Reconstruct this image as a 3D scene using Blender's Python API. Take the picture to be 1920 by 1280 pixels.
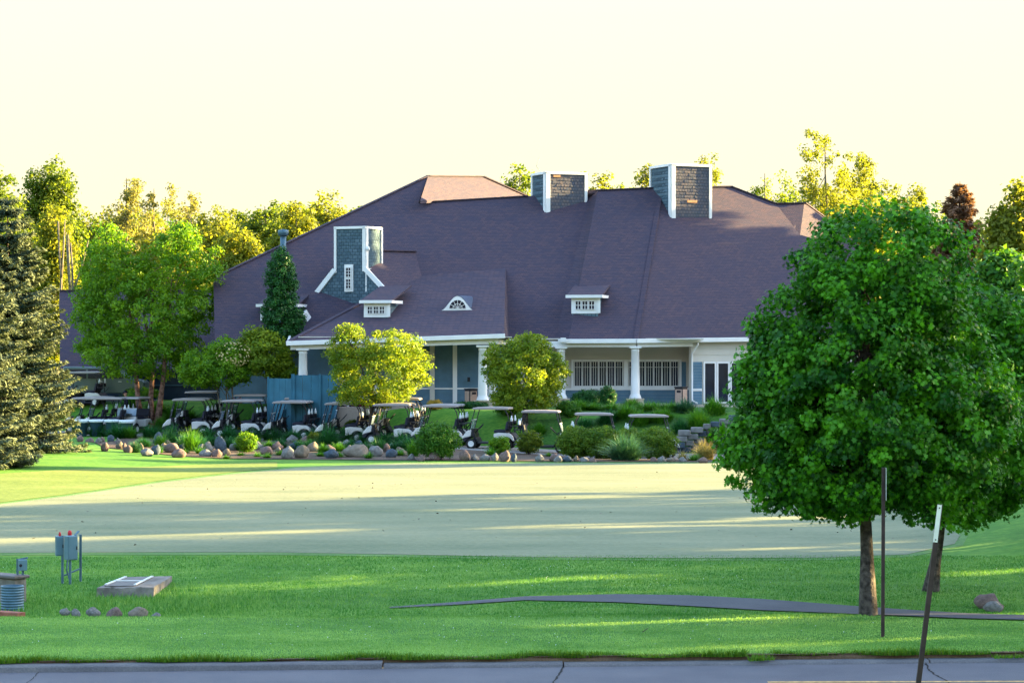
import bpy, math, random
import numpy as np
from mathutils import Vector, Matrix, noise

# ------------------------------------------------------------------ scene, camera, sky, sun, exposure
sc = bpy.context.scene
for o in list(bpy.data.objects): bpy.data.objects.remove(o)
COL = sc.collection
F, CX, CY, CAMZ = 4500.0, 960.0, 640.0, 4.8
cam_d = bpy.data.cameras.new('camera'); cam = bpy.data.objects.new('camera', cam_d); COL.objects.link(cam)
cam.location = (0, 0, CAMZ); cam.rotation_euler = (math.radians(90), 0, 0)
cam_d.sensor_width = 36.0; cam_d.lens = 36.0*F/1920; cam_d.clip_start = 0.5; cam_d.clip_end = 3000
sc.camera = cam
SUN_AZ, SUN_EL = math.radians(72), math.radians(11)      # azimuth measured from the view direction (+Y) towards +X
SUN = Vector((math.sin(SUN_AZ)*math.cos(SUN_EL), math.cos(SUN_AZ)*math.cos(SUN_EL), math.sin(SUN_EL)))
world = bpy.data.worlds.new('World'); sc.world = world; world.use_nodes = True
wn = world.node_tree.nodes; wl = world.node_tree.links; wn.clear()
sky = wn.new('ShaderNodeTexSky'); sky.sky_type = 'NISHITA'; sky.sun_disc = False
sky.sun_elevation = SUN_EL; sky.sun_rotation = SUN_AZ; sky.air_density = 1.0; sky.dust_density = 1.2; sky.ozone_density = 1.0
bg = wn.new('ShaderNodeBackground'); bg.inputs['Strength'].default_value = 0.10
tc = wn.new('ShaderNodeTexCoord'); sx = wn.new('ShaderNodeSeparateXYZ')
mr = wn.new('ShaderNodeMapRange'); mr.interpolation_type = 'SMOOTHSTEP'
mr.inputs['From Min'].default_value = 0.13; mr.inputs['From Max'].default_value = 0.32
mr.inputs['To Min'].default_value = 1.0; mr.inputs['To Max'].default_value = 0.0
hz = wn.new('ShaderNodeMix'); hz.data_type = 'RGBA'
hz.inputs['B'].default_value = (1.03, 0.97, 0.695, 1)          # bright cream morning haze low all round the horizon
hz2 = wn.new('ShaderNodeMix'); hz2.data_type = 'RGBA'; hz2.inputs['A'].default_value = (1.06, 0.93, 0.60, 1); hz2.inputs['B'].default_value = (1.03, 0.99, 0.735, 1)
mr2 = wn.new('ShaderNodeMapRange'); mr2.inputs['From Min'].default_value = 0.02; mr2.inputs['From Max'].default_value = 0.13
wl.new(sx.outputs['Z'], mr2.inputs['Value']); wl.new(mr2.outputs['Result'], hz2.inputs['Factor']); wl.new(hz2.outputs['Result'], hz.inputs['B'])
wl.new(tc.outputs['Generated'], sx.inputs[0]); wl.new(sx.outputs['Z'], mr.inputs['Value'])
wl.new(mr.outputs['Result'], hz.inputs['Factor']); wl.new(sky.outputs[0], hz.inputs['A'])
wo = wn.new('ShaderNodeOutputWorld')
wl.new(hz.outputs['Result'], bg.inputs[0]); wl.new(bg.outputs[0], wo.inputs[0])
sun_d = bpy.data.lights.new('sun', 'SUN'); sun_d.energy = 5.0; sun_d.angle = math.radians(0.5); sun_d.color = (1.0, 0.73, 0.30)
sun_o = bpy.data.objects.new('sun', sun_d); COL.objects.link(sun_o)
sun_o.rotation_euler = SUN.to_track_quat('Z', 'Y').to_euler(); sun_o.location = (60, 60, 60)
vs = sc.view_settings; vs.view_transform = 'Standard'; vs.look = 'None'; vs.gamma = 1.0; vs.use_curve_mapping = False
vs.exposure = 3.6
sc.cycles.max_bounces = 6; sc.cycles.transparent_max_bounces = 8
sc.cycles.use_denoising = True

RNG = np.random.default_rng(7)
random.seed(7)

# ------------------------------------------------------------------ helpers
def P(px, py, D):                                           # photo pixel + distance -> place
    return Vector(((px-CX)/F*D, D, CAMZ-(py-CY)/F*D))
def sstep(a, b, x):
    t = np.clip((x-a)/(b-a), 0, 1); return t*t*(3-2*t)
def row_y(X):                                               # where the cart row stands
    return np.interp(X, [-60, -24, -18, -1.4, 5.5, 60], [126, 125, 123, 108, 105, 100])
def zg(X, Y):
    X = np.asarray(X, float); Y = np.asarray(Y, float)
    dip = 0.11 + 0.11*sstep(2.0, -3.0, X)
    z = 0.02*sstep(36.5, 40, Y)*(1-sstep(41, 43, Y)) - dip*sstep(41.5, 43.6, Y)*(1-sstep(45.5, 53.5, Y))
    r = row_y(X)
    z = z + 1.52*sstep(r+2.2, r+7.0, Y)
    z = z - 0.30*sstep(-4, 6, X)*sstep(97, 103, Y)*(1-sstep(r+1.5, r+6, Y))
    z = z + 0.9*sstep(-11, -19, X)*sstep(70, 100, Y)*(1-sstep(106, 114, Y))*0.35
    z = z + 2.0*sstep(150, 230, Y)
    z = z + 1.4*sstep(9.5, 17, X)*sstep(46, 62, Y)*(1-sstep(95, 120, Y))
    return z
def G(px, py, it=12):                                       # photo pixel -> point on the ground
    D = 4.8*F/max(py-CY, 40)
    for _ in range(it):
        z = float(zg((px-CX)/F*D, D)); D = 0.5*D+0.5*(CAMZ-z)*F/(py-CY)
    return Vector(((px-CX)/F*D, D, float(zg((px-CX)/F*D, D))))
def onG(X, Y): return Vector((X, Y, float(zg(X, Y))))

def plane(a, b, c):
    n = (b-a).cross(c-a).normalized(); return (a, n)
def hit(pl, px, py):                                        # photo pixel on a known plane
    o = Vector((0, 0, CAMZ)); d = P(px, py, 1.0)-o
    return o+d*((pl[0]-o).dot(pl[1])/d.dot(pl[1]))

ORIGIN = {}
def link(o): COL.objects.link(o); return o
def tag(o, label=None, cat=None, group=None, kind=None):
    if label: o['label'] = label
    if cat: o['category'] = cat
    if group: o['group'] = group
    if kind: o['kind'] = kind
    return o
def thing(name, label, cat, loc, rz=0.0, group=None):
    o = link(bpy.data.objects.new(name, None)); o.location = loc; o.rotation_euler = (0, 0, rz)
    o.empty_display_size = 0.1
    ORIGIN[o.name] = Vector(loc)
    return tag(o, label, cat, group)
def copy_tree(o, parent=None):
    c = link(o.copy()); c.parent = parent
    for ch in o.children: copy_tree(ch, c)
    return c
def root_of(o):
    while o.parent: o = o.parent
    return o

def raw_mesh(name, V, faces_flat, k, smooth=False):
    """numpy mesh: V (n,3), faces_flat (m,k)"""
    me = bpy.data.meshes.new(name); m = len(faces_flat)
    me.vertices.add(len(V)); me.vertices.foreach_set('co', np.asarray(V, np.float32).ravel())
    me.loops.add(m*k); me.loops.foreach_set('vertex_index', np.asarray(faces_flat, np.int32).ravel())
    me.polygons.add(m); me.polygons.foreach_set('loop_start', np.arange(0, m*k, k, dtype=np.int32))
    me.polygons.foreach_set('loop_total', np.full(m, k, np.int32))
    if smooth: me.polygons.foreach_set('use_smooth', np.ones(m, bool))
    me.update(calc_edges=True)
    return me
def face_attr(me, vals):
    a = me.attributes.new('rnd', 'FLOAT', 'FACE'); a.data.foreach_set('value', np.asarray(vals, np.float32))

class MB:
    """collects shapes in world coordinates; build() makes ONE mesh object, local to the thing it belongs to"""
    def __init__(s): s.v = []; s.f = []; s.sm = []
    def add(s, vs_, fs, smooth=False):
        b = len(s.v); s.v += [Vector(x) for x in vs_]; s.f += [tuple(i+b for i in f) for f in fs]; s.sm += [smooth]*len(fs)
        return s
    def box(s, c, size, M=None, taper=1.0):
        hx, hy, hz_ = size[0]/2, size[1]/2, size[2]/2
        pts = [Vector((x*(taper if z > 0 else 1), y*(taper if z > 0 else 1), z)) for z in (-hz_, hz_) for x, y in ((-hx, -hy), (hx, -hy), (hx, hy), (-hx, hy))]
        if M is not None: pts = [M @ p for p in pts]
        pts = [p+Vector(c) for p in pts]
        return s.add(pts, [(3, 2, 1, 0), (4, 5, 6, 7), (0, 1, 5, 4), (1, 2, 6, 5), (2, 3, 7, 6), (3, 0, 4, 7)])
    def bar(s, a, b, w, d=None, up=(0, 0, 1)):               # square bar from a to b
        a, b = Vector(a), Vector(b); d = d or w; t = (b-a).normalized(); u = Vector(up)
        if abs(t.dot(u)) > 0.98: u = Vector((0, 1, 0))
        x = t.cross(u).normalized(); y = x.cross(t)
        pts = [p+x*sx_*w/2+y*sy_*d/2 for p in (a, b) for sx_, sy_ in ((-1, -1), (1, -1), (1, 1), (-1, 1))]
        return s.add(pts, [(3, 2, 1, 0), (4, 5, 6, 7), (0, 1, 5, 4), (1, 2, 6, 5), (2, 3, 7, 6), (3, 0, 4, 7)])
    def tube(s, pts, rad, n=8, cap=True):
        pts = [Vector(p) for p in pts]; rad = rad if hasattr(rad, '__len__') else [rad]*len(pts)
        vs_, fs = [], []
        for i, p in enumerate(pts):
            t = (pts[min(i+1, len(pts)-1)]-pts[max(i-1, 0)]).normalized()
            u = Vector((1, 0, 0)) if abs(t.x) < 0.8 else Vector((0, 1, 0))
            x = t.cross(u).normalized(); y = t.cross(x)
            for k in range(n):
                a = 2*math.pi*k/n; vs_.append(p+(x*math.cos(a)+y*math.sin(a))*rad[i])
        for i in range(len(pts)-1):
            for k in range(n): fs.append((i*n+k, i*n+(k+1) % n, (i+1)*n+(k+1) % n, (i+1)*n+k))
        if cap: fs.append(tuple(range(n-1, -1, -1))); fs.append(tuple((len(pts)-1)*n+k for k in range(n)))
        return s.add(vs_, fs, True)
    def lathe(s, prof, c, axis='Z', n=20, M=None):           # prof: (radius, height)
        vs_, fs = [], []
        for r, h in prof:
            for k in range(n):
                a = 2*math.pi*k/n; p = Vector((r*math.cos(a), r*math.sin(a), h))
                if axis == 'Y': p = Vector((p.x, p.z, p.y))
                if axis == 'X': p = Vector((p.z, p.x, p.y))
                if M is not None: p = M @ p
                vs_.append(p+Vector(c))
        for i in range(len(prof)-1):
            for k in range(n): fs.append((i*n+k, i*n+(k+1) % n, (i+1)*n+(k+1) % n, (i+1)*n+k))
        if prof[0][0] > 1e-6: fs.append(tuple(range(n-1, -1, -1)))
        if prof[-1][0] > 1e-6: fs.append(tuple((len(prof)-1)*n+k for k in range(n)))
        return s.add(vs_, fs, True)
    def prism(s, prof, y0, y1, M=None, c=(0, 0, 0), flat=False):   # outline in X-Z, extruded along Y
        n = len(prof)
        pts = [Vector((x, y, z)) for y in (y0, y1) for x, z in prof]
        if M is not None: pts = [M @ p for p in pts]
        pts = [p+Vector(c) for p in pts]
        fs = [tuple(range(n)), tuple(range(2*n-1, n-1, -1))]+[(i, i+n, (i+1) % n+n, (i+1) % n) for i in range(n)]
        return s.add(pts, fs)
    def slab(s, poly, th, direction=None):                   # thick sheet from a 3D polygon
        poly = [Vector(p) for p in poly]; n = len(poly)
        nn = Vector((0, 0, 0))
        for i in range(n): nn += poly[i].cross(poly[(i+1) % n])
        nn.normalize(); d = (direction or -nn)*th
        pts = poly+[p+d for p in poly]
        fs = [tuple(range(n)), tuple(range(2*n-1, n-1, -1))]+[((i+1) % n, i, i+n, (i+1) % n+n) for i in range(n)]
        return s.add(pts, fs)
    def build(s, name, mat, parent=None, bevel=0.0, kind=None, label=None, fix=True):
        org = ORIGIN.get(root_of(parent).name, Vector((0, 0, 0))) if parent else Vector((0, 0, 0))
        me = bpy.data.meshes.new(name); me.from_pydata([tuple(p-org) for p in s.v], [], s.f)
        me.polygons.foreach_set('use_smooth', s.sm)
        if fix:
            import bmesh
            bm = bmesh.new(); bm.from_mesh(me); bmesh.ops.recalc_face_normals(bm, faces=bm.faces); bm.to_mesh(me); bm.free()
        me.materials.append(mat)
        o = link(bpy.data.objects.new(name, me))
        if parent: o.parent = parent
        if bevel:
            m = o.modifiers.new('bevel', 'BEVEL'); m.width = bevel; m.segments = 2; m.limit_method = 'ANGLE'
        return tag(o, label=label, kind=kind)
def Rz(a): return Matrix.Rotation(a, 3, 'Z')

# ------------------------------------------------------------------ materials
def _nt(name):
    m = bpy.data.materials.new(name); m.use_nodes = True; n = m.node_tree.nodes; n.clear()
    out = n.new('ShaderNodeOutputMaterial'); return m, n, m.node_tree.links, out
def surf(name, col, rough=0.7, var=0.12, scale=3.0, bump=0.0, bscale=30.0, metal=0.0, spec=0.3, col2=None, detail=4, trans=0.0, alpha=None):
    m, n, l, out = _nt(name); b = n.new('ShaderNodeBsdfPrincipled')
    b.inputs['Roughness'].default_value = rough; b.inputs['Metallic'].default_value = metal
    b.inputs['Specular IOR Level'].default_value = spec
    t = n.new('ShaderNodeTexCoord'); nz = n.new('ShaderNodeTexNoise'); nz.inputs['Scale'].default_value = scale; nz.inputs['Detail'].default_value = detail
    l.new(t.outputs['Object'], nz.inputs['Vector'])
    mx = n.new('ShaderNodeMix'); mx.data_type = 'RGBA'
    c = Vector(col); c2 = Vector(col2) if col2 else c*(1+var)
    mx.inputs['A'].default_value = (*(c*(1-var)), 1); mx.inputs['B'].default_value = (*c2, 1)
    cr = n.new('ShaderNodeMapRange'); cr.inputs['From Min'].default_value = 0.35; cr.inputs['From Max'].default_value = 0.65
    l.new(nz.outputs['Fac'], cr.inputs['Value']); l.new(cr.outputs['Result'], mx.inputs['Factor'])
    l.new(mx.outputs['Result'], b.inputs['Base Color'])
    if bump:
        n2 = n.new('ShaderNodeTexNoise'); n2.inputs['Scale'].default_value = bscale; n2.inputs['Detail'].default_value = 3
        l.new(t.outputs['Object'], n2.inputs['Vector'])
        bp = n.new('ShaderNodeBump'); bp.inputs['Strength'].default_value = bump; bp.inputs['Distance'].default_value = 0.03
        l.new(n2.outputs['Fac'], bp.inputs['Height']); l.new(bp.outputs[0], b.inputs['Normal'])
    if trans: b.inputs['Transmission Weight'].default_value = trans
    if alpha is not None: b.inputs['Alpha'].default_value = alpha
    l.new(b.outputs[0], out.inputs[0]); return m
def leaf(name, c1, c2, trans=0.35, rough=0.55, tcol=None):
    m, n, l, out = _nt(name)
    a = n.new('ShaderNodeAttribute'); a.attribute_name = 'rnd'
    mx = n.new('ShaderNodeMix'); mx.data_type = 'RGBA'; mx.inputs['A'].default_value = (*c1, 1); mx.inputs['B'].default_value = (*c2, 1)
    l.new(a.outputs['Fac'], mx.inputs['Factor'])
    b = n.new('ShaderNodeBsdfPrincipled'); b.inputs['Roughness'].default_value = rough; b.inputs['Specular IOR Level'].default_value = 0.25
    tr = n.new('ShaderNodeBsdfTranslucent'); ms = n.new('ShaderNodeMixShader'); ms.inputs[0].default_value = trans
    l.new(mx.outputs['Result'], b.inputs['Base Color'])
    hs = n.new('ShaderNodeMix'); hs.data_type = 'RGBA'; hs.blend_type = 'MULTIPLY'; hs.inputs['Factor'].default_value = 1.0
    hs.inputs['B'].default_value = (*(tcol or (1.7, 1.5, 0.7)), 1)
    l.new(mx.outputs['Result'], hs.inputs['A']); l.new(hs.outputs['Result'], tr.inputs['Color'])
    l.new(b.outputs[0], ms.inputs[1]); l.new(tr.outputs[0], ms.inputs[2]); l.new(ms.outputs[0], out.inputs[0]); return m
def ground_mat(name, stops, scale, fine, bump, rough=0.9, stretch=(1, 1, 1), bd=0.03):
    """layered noise between several greens, with fine speckle"""
    m, n, l, out = _nt(name); b = n.new('ShaderNodeBsdfPrincipled'); b.inputs['Roughness'].default_value = rough; b.inputs['Specular IOR Level'].default_value = 0.15
    t = n.new('ShaderNodeTexCoord'); mp = n.new('ShaderNodeMapping'); mp.inputs['Scale'].default_value = stretch; l.new(t.outputs['Object'], mp.inputs['Vector'])
    a = n.new('ShaderNodeTexNoise'); a.inputs['Scale'].default_value = scale; a.inputs['Detail'].default_value = 5; a.inputs['Roughness'].default_value = 0.6
    l.new(mp.outputs[0], a.inputs['Vector'])
    f = n.new('ShaderNodeTexNoise'); f.inputs['Scale'].default_value = fine; f.inputs['Detail'].default_value = 3
    l.new(mp.outputs[0], f.inputs['Vector'])
    ad = n.new('ShaderNodeMix'); ad.data_type = 'FLOAT'; ad.inputs['Factor'].default_value = 0.42
    l.new(a.outputs['Fac'], ad.inputs['A']); l.new(f.outputs['Fac'], ad.inputs['B'])
    cr = n.new('ShaderNodeValToRGB'); e = cr.color_ramp.elements
    for i, (p_, c_) in enumerate(stops):
        if i < 2: e[i].position = p_; e[i].color = (*c_, 1)
        else: x = e.new(p_); x.color = (*c_, 1)
    l.new(ad.outputs['Result'], cr.inputs[0]); l.new(cr.outputs[0], b.inputs['Base Color'])
    bp = n.new('ShaderNodeBump'); bp.inputs['Strength'].default_value = bump; bp.inputs['Distance'].default_value = bd
    l.new(f.outputs['Fac'], bp.inputs['Height']); l.new(bp.outputs[0], b.inputs['Normal'])
    l.new(b.outputs[0], out.inputs[0]); return m
def shingle_mat(name, c1, c2, c3, course, width, bump=0.6):
    m, n, l, out = _nt(name); b = n.new('ShaderNodeBsdfPrincipled'); b.inputs['Roughness'].default_value = 0.85; b.inputs['Specular IOR Level'].default_value = 0.2
    t = n.new('ShaderNodeTexCoord'); sp = n.new('ShaderNodeSeparateXYZ'); cb = n.new('ShaderNodeCombineXYZ')
    l.new(t.outputs['Object'], sp.inputs[0]); mm = n.new('ShaderNodeMath'); mm.operation = 'MULTIPLY_ADD'; mm.inputs[1].default_value = 0.45
    l.new(sp.outputs['Y'], mm.inputs[0]); l.new(sp.outputs['X'], mm.inputs[2]); l.new(mm.outputs[0], cb.inputs['X']); l.new(sp.outputs['Z'], cb.inputs['Y'])
    br = n.new('ShaderNodeTexBrick'); br.inputs['Scale'].default_value = 1.0; br.inputs['Brick Width'].default_value = width; br.inputs['Row Height'].default_value = course
    br.inputs['Mortar Size'].default_value = course*0.10; br.inputs['Mortar Smooth'].default_value = 0.3; br.inputs['Bias'].default_value = 0.0
    br.inputs['Color1'].default_value = (*c1, 1); br.inputs['Color2'].default_value = (*c2, 1); br.inputs['Mortar'].default_value = (*(Vector(c1)*0.62), 1)
    l.new(cb.outputs[0], br.inputs['Vector'])
    nz = n.new('ShaderNodeTexNoise'); nz.inputs['Scale'].default_value = 0.9; nz.inputs['Detail'].default_value = 7; nz.inputs['Roughness'].default_value = 0.72
    l.new(t.outputs['Object'], nz.inputs['Vector'])
    mr_ = n.new('ShaderNodeMapRange'); mr_.inputs['From Min'].default_value = 0.42; mr_.inputs['From Max'].default_value = 0.7; mr_.inputs['To Max'].default_value = 0.6
    l.new(nz.outputs['Fac'], mr_.inputs['Value'])
    mx = n.new('ShaderNodeMix'); mx.data_type = 'RGBA'; mx.inputs['B'].default_value = (*c3, 1)
    l.new(mr_.outputs['Result'], mx.inputs['Factor']); l.new(br.outputs['Color'], mx.inputs['A']); l.new(mx.outputs['Result'], b.inputs['Base Color'])
    bp = n.new('ShaderNodeBump'); bp.inputs['Strength'].default_value = bump; bp.inputs['Distance'].default_value = 0.04; bp.invert = True
    l.new(br.outputs['Fac'], bp.inputs['Height']); l.new(bp.outputs[0], b.inputs['Normal'])
    l.new(b.outputs[0], out.inputs[0]); return m

M = {}
M['roof'] = shingle_mat('roof_shingles', (0.049, 0.040, 0.063), (0.080, 0.052, 0.067), (0.040, 0.037, 0.063), 0.085, 0.26)
M['wall_blue'] = surf('painted_blue_grey_boards', (0.075, 0.15, 0.22), 0.6, 0.10, 2.0)
M['cedar'] = shingle_mat('weathered_blue_cedar', (0.055, 0.098, 0.132), (0.100, 0.155, 0.195), (0.048, 0.078, 0.108), 0.17, 0.19, 0.3)
M['cedar_brown'] = shingle_mat('weathered_grey_brown_cedar', (0.075, 0.080, 0.108), (0.150, 0.120, 0.122), (0.070, 0.088, 0.115), 0.17, 0.20, 0.3)
M['sunlit_orange'] = surf('sunlit_orange', (0.50, 0.24, 0.12), 0.8, 0.15, 9.0)  # orange that stands in for sunlight on the chimney shingles
M['white'] = surf('white_trim_paint', (0.66, 0.66, 0.67), 0.5, 0.04, 1.5)
M['cream'] = surf('cream_panel_paint', (0.50, 0.47, 0.43), 0.6, 0.05, 0.8)
M['lead'] = surf('dark_blue_metal', (0.03, 0.055, 0.11), 0.4, 0.1, 4.0, metal=0.3)
M['glass'] = surf('dark_window_glass', (0.010, 0.013, 0.030), 0.12, 0.3, 1.2, spec=0.22)
M['stone'] = surf('pedestal_limestone', (0.44, 0.36, 0.27), 0.85, 0.18, 6.0, 0.4, 20)
M['black'] = surf('black_plastic', (0.010, 0.010, 0.016), 0.5, 0.2, 4.0)
M['rubber'] = surf('tyre_rubber', (0.013, 0.013, 0.015), 0.8, 0.2, 8.0)
M['cartwhite'] = surf('cart_white_body', (0.52, 0.51, 0.50), 0.3, 0.04, 1.5, spec=0.5)
M['cartroof'] = surf('cart_roof_beige', (0.29, 0.255, 0.25), 0.45, 0.05, 2.0)
M['navy'] = surf('dark_navy_seat', (0.010, 0.011, 0.024), 0.6, 0.2, 3.0)
M['shield'] = surf('tinted_windscreen', (0.30, 0.40, 0.52), 0.12, 0.1, 2.0, spec=0.5, alpha=0.55)
M['chrome'] = surf('wheel_silver', (0.60, 0.60, 0.60), 0.4, 0.08, 6.0, metal=0.1)
M['tan'] = surf('tan_bin_panel', (0.36, 0.25, 0.20), 0.75, 0.12, 8.0)
M['teal'] = surf('teal_screen_boards', (0.025, 0.115, 0.175), 0.65, 0.12, 2.0)
M['van'] = surf('van_paint_grey_green', (0.075, 0.115, 0.115), 0.3, 0.06, 1.0, metal=0.3, spec=0.5)
M['bluebin'] = surf('blue_plastic_bin', (0.055, 0.12, 0.22), 0.5, 0.12, 4.0)
M['liner'] = surf('white_bin_liner', (0.62, 0.68, 0.72), 0.5, 0.08, 9.0)
M['skin'] = surf('skin', (0.42, 0.22, 0.16), 0.6, 0.05, 6.0)
M['cloth'] = surf('dark_navy_cloth', (0.010, 0.011, 0.022), 0.85, 0.2, 8.0)
M['redcap'] = surf('red_cap_cloth', (0.30, 0.03, 0.03), 0.85, 0.15, 9.0)
M['galv'] = surf('galvanised_steel', (0.065, 0.125, 0.17), 0.5, 0.16, 6.0, metal=0.35)
M['cab'] = surf('grey_cabinet_paint', (0.085, 0.165, 0.215), 0.45, 0.07, 3.0, metal=0.15)
M['redlamp'] = surf('red_lamp_cover', (0.40, 0.012, 0.02), 0.3, 0.1, 5.0)
M['concrete'] = surf('weathered_concrete', (0.16, 0.143, 0.13), 0.9, 0.35, 4.0, 0.5, 18)
M['steelplate'] = surf('dull_hatch_plate', (0.10, 0.088, 0.088), 0.6, 0.22, 5.0, metal=0.2)
M['post'] = surf('brown_steel_post', (0.035, 0.022, 0.020), 0.6, 0.25, 7.0, metal=0.2)
M['signback'] = surf('sign_aluminium', (0.62, 0.64, 0.66), 0.4, 0.06, 6.0, metal=0.4)
M['bark'] = surf('maple_bark', (0.038, 0.029, 0.024), 0.95, 0.55, 9.0, 1.0, 16, col2=(0.085, 0.070, 0.060))
M['bark_red'] = surf('peeling_red_bark', (0.16, 0.065, 0.045), 0.95, 0.5, 7.0, 0.8, 15, col2=(0.30, 0.17, 0.13))
M['bark_pale'] = surf('pale_grey_bark', (0.13, 0.11, 0.085), 0.95, 0.35, 5.0, 0.5, 12)
M['asphalt'] = ground_mat('road_asphalt', [(0.30, (0.075, 0.076, 0.094)), (0.72, (0.135, 0.132, 0.150))], 0.6, 55.0, 0.25, 0.85)
M['pathm'] = ground_mat('path_asphalt', [(0.30, (0.055, 0.056, 0.07)), (0.72, (0.10, 0.098, 0.11))], 0.8, 40.0, 0.2, 0.85)
M['kerb'] = ground_mat('kerb_concrete', [(0.30, (0.075, 0.075, 0.085)), (0.55, (0.12, 0.12, 0.13)), (0.75, (0.18, 0.17, 0.16))], 1.5, 35.0, 0.4)
M['lawn'] = ground_mat('mown_lawn', [(0.30, (0.028, 0.105, 0.012)), (0.48, (0.058, 0.170, 0.018)), (0.60, (0.115, 0.235, 0.028)), (0.78, (0.175, 0.29, 0.060))], 0.42, 9.0, 0.7, stretch=(0.55, 1.0, 1.0))
M['green'] = ground_mat('dewy_putting_green', [(0.34, (0.105, 0.138, 0.078)), (0.50, (0.172, 0.192, 0.116)), (0.66, (0.240, 0.245, 0.150))], 0.35, 22.0, 0.6, stretch=(0.35, 1.0, 1.0))
M['sun_tinted_lawn'] = ground_mat('turf_painted_sunlit', [(0.30, (0.075, 0.125, 0.022)), (0.50, (0.130, 0.180, 0.035)), (0.72, (0.20, 0.235, 0.065))], 0.4, 10.0, 0.7, stretch=(.5, 1, 1))  # lawn colour with the yellow of sunlight painted in
M['collar'] = ground_mat('green_fringe', [(0.30, (0.050, 0.125, 0.030)), (0.50, (0.090, 0.185, 0.050)), (0.72, (0.15, 0.235, 0.085))], 0.6, 14.0, 0.8)
M['mulch'] = ground_mat('bark_mulch', [(0.30, (0.030, 0.022, 0.018)), (0.50, (0.085, 0.060, 0.045)), (0.75, (0.15, 0.11, 0.09))], 1.2, 12.0, 0.9)
M['cover'] = ground_mat('low_green_groundcover', [(0.30, (0.015, 0.050, 0.010)), (0.50, (0.035, 0.105, 0.015)), (0.75, (0.085, 0.155, 0.030))], 1.2, 8.0, 1.0, bd=.08)
M['paving'] = ground_mat('patio_concrete', [(0.30, (0.28, 0.22, 0.19)), (0.72, (0.40, 0.33, 0.29))], 0.8, 12.0, 0.3)
M['cartpath'] = ground_mat('pale_cart_path', [(0.30, (0.20, 0.18, 0.175)), (0.72, (0.33, 0.30, 0.28))], 0.7, 18.0, 0.3)
M['yellow'] = surf('worn_yellow_road_paint', (0.50, 0.30, 0.10), 0.8, 0.35, 14.0)
M['crack'] = surf('dark_road_crack', (0.012, 0.011, 0.012), 1.0, 0.3, 9.0)  # dark colour of the road cracks
M['dirt'] = ground_mat('bare_edge_dirt', [(0.30, (0.05, 0.035, 0.022)), (0.72, (0.15, 0.10, 0.06))], 2.5, 30.0, 0.6)
ROCKS = {'grey': surf('boulder_grey', (0.15, 0.148, 0.145), 0.9, 0.3, 3.0, 0.6, 12),
         'pinkish': surf('boulder_pink_granite', (0.14, 0.098, 0.09), 0.9, 0.25, 4.0, 0.6, 12),
         'blue-grey': surf('boulder_blue_grey', (0.045, 0.066, 0.09), 0.85, 0.3, 3.0, 0.6, 12),
         'tan': surf('boulder_tan', (0.145, 0.12, 0.092), 0.9, 0.25, 3.0, 0.6, 12)}
L = {}
L['maple'] = leaf('maple_leaves_deep_green', (0.005, 0.062, 0.002), (0.072, 0.275, 0.004), 0.3)
L['young'] = leaf('young_maple_leaves', (0.085, 0.165, 0.008), (0.220, 0.285, 0.016), 0.45)
L['bright'] = leaf('bright_green_leaves', (0.055, 0.160, 0.004), (0.150, 0.285, 0.008), 0.42)
L['mid'] = leaf('mid_green_leaves', (0.020, 0.105, 0.008), (0.080, 0.195, 0.014), 0.35)
L['dark'] = leaf('dark_green_leaves', (0.006, 0.055, 0.014), (0.026, 0.120, 0.018), 0.28)
L['wood'] = leaf('woodland_leaves', (0.060, 0.110, 0.010), (0.140, 0.195, 0.018), 0.58)
L['woody'] = leaf('yellow_woodland_leaves', (0.105, 0.140, 0.012), (0.195, 0.220, 0.026), 0.58)
L['pale'] = leaf('pale_thin_leaves', (0.140, 0.155, 0.045), (0.215, 0.220, 0.070), 0.48)
L['russet'] = leaf('russet_needles', (0.120, 0.070, 0.045), (0.230, 0.130, 0.080), 0.3)
L['spruce'] = leaf('blue_spruce_needles', (0.006, 0.040, 0.038), (0.145, 0.170, 0.084), 0.12, 0.7, (1.2, 1.2, 0.8))  # second colour is the warm tint of sunlit tips
L['grassd'] = leaf('dark_ornamental_grass', (0.006, 0.065, 0.026), (0.030, 0.150, 0.032), 0.25)
L['grassb'] = leaf('bright_ornamental_grass', (0.028, 0.140, 0.010), (0.100, 0.265, 0.020), 0.3)
L['grassy'] = leaf('straw_ornamental_grass', (0.17, 0.155, 0.05), (0.32, 0.28, 0.11), 0.30)
L['grassblue'] = leaf('blue_green_fountain_grass', (0.018, 0.085, 0.050), (0.055, 0.155, 0.080), 0.25)
L['gold'] = leaf('golden_flower_heads', (0.30, 0.22, 0.02), (0.45, 0.33, 0.06), 0.3)
L['cream'] = leaf('cream_blossom', (0.38, 0.30, 0.13), (0.50, 0.42, 0.22), 0.35)
L['pink'] = leaf('pink_blossom', (0.30, 0.12, 0.16), (0.45, 0.28, 0.30), 0.3)
L['red'] = leaf('red_blossom', (0.25, 0.012, 0.02), (0.40, 0.04, 0.05), 0.3)
L['hedge'] = leaf('yellow_green_hedge_leaves', (0.040, 0.120, 0.008), (0.140, 0.225, 0.014), 0.35)
L['lawnblade'] = leaf('lawn_blades', (0.030, 0.150, 0.016), (0.250, 0.430, 0.120), 0.3, 0.7)
L['edgeblade'] = leaf('long_edge_grass', (0.024, 0.125, 0.004), (0.120, 0.220, 0.014), 0.3, 0.7)

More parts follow.
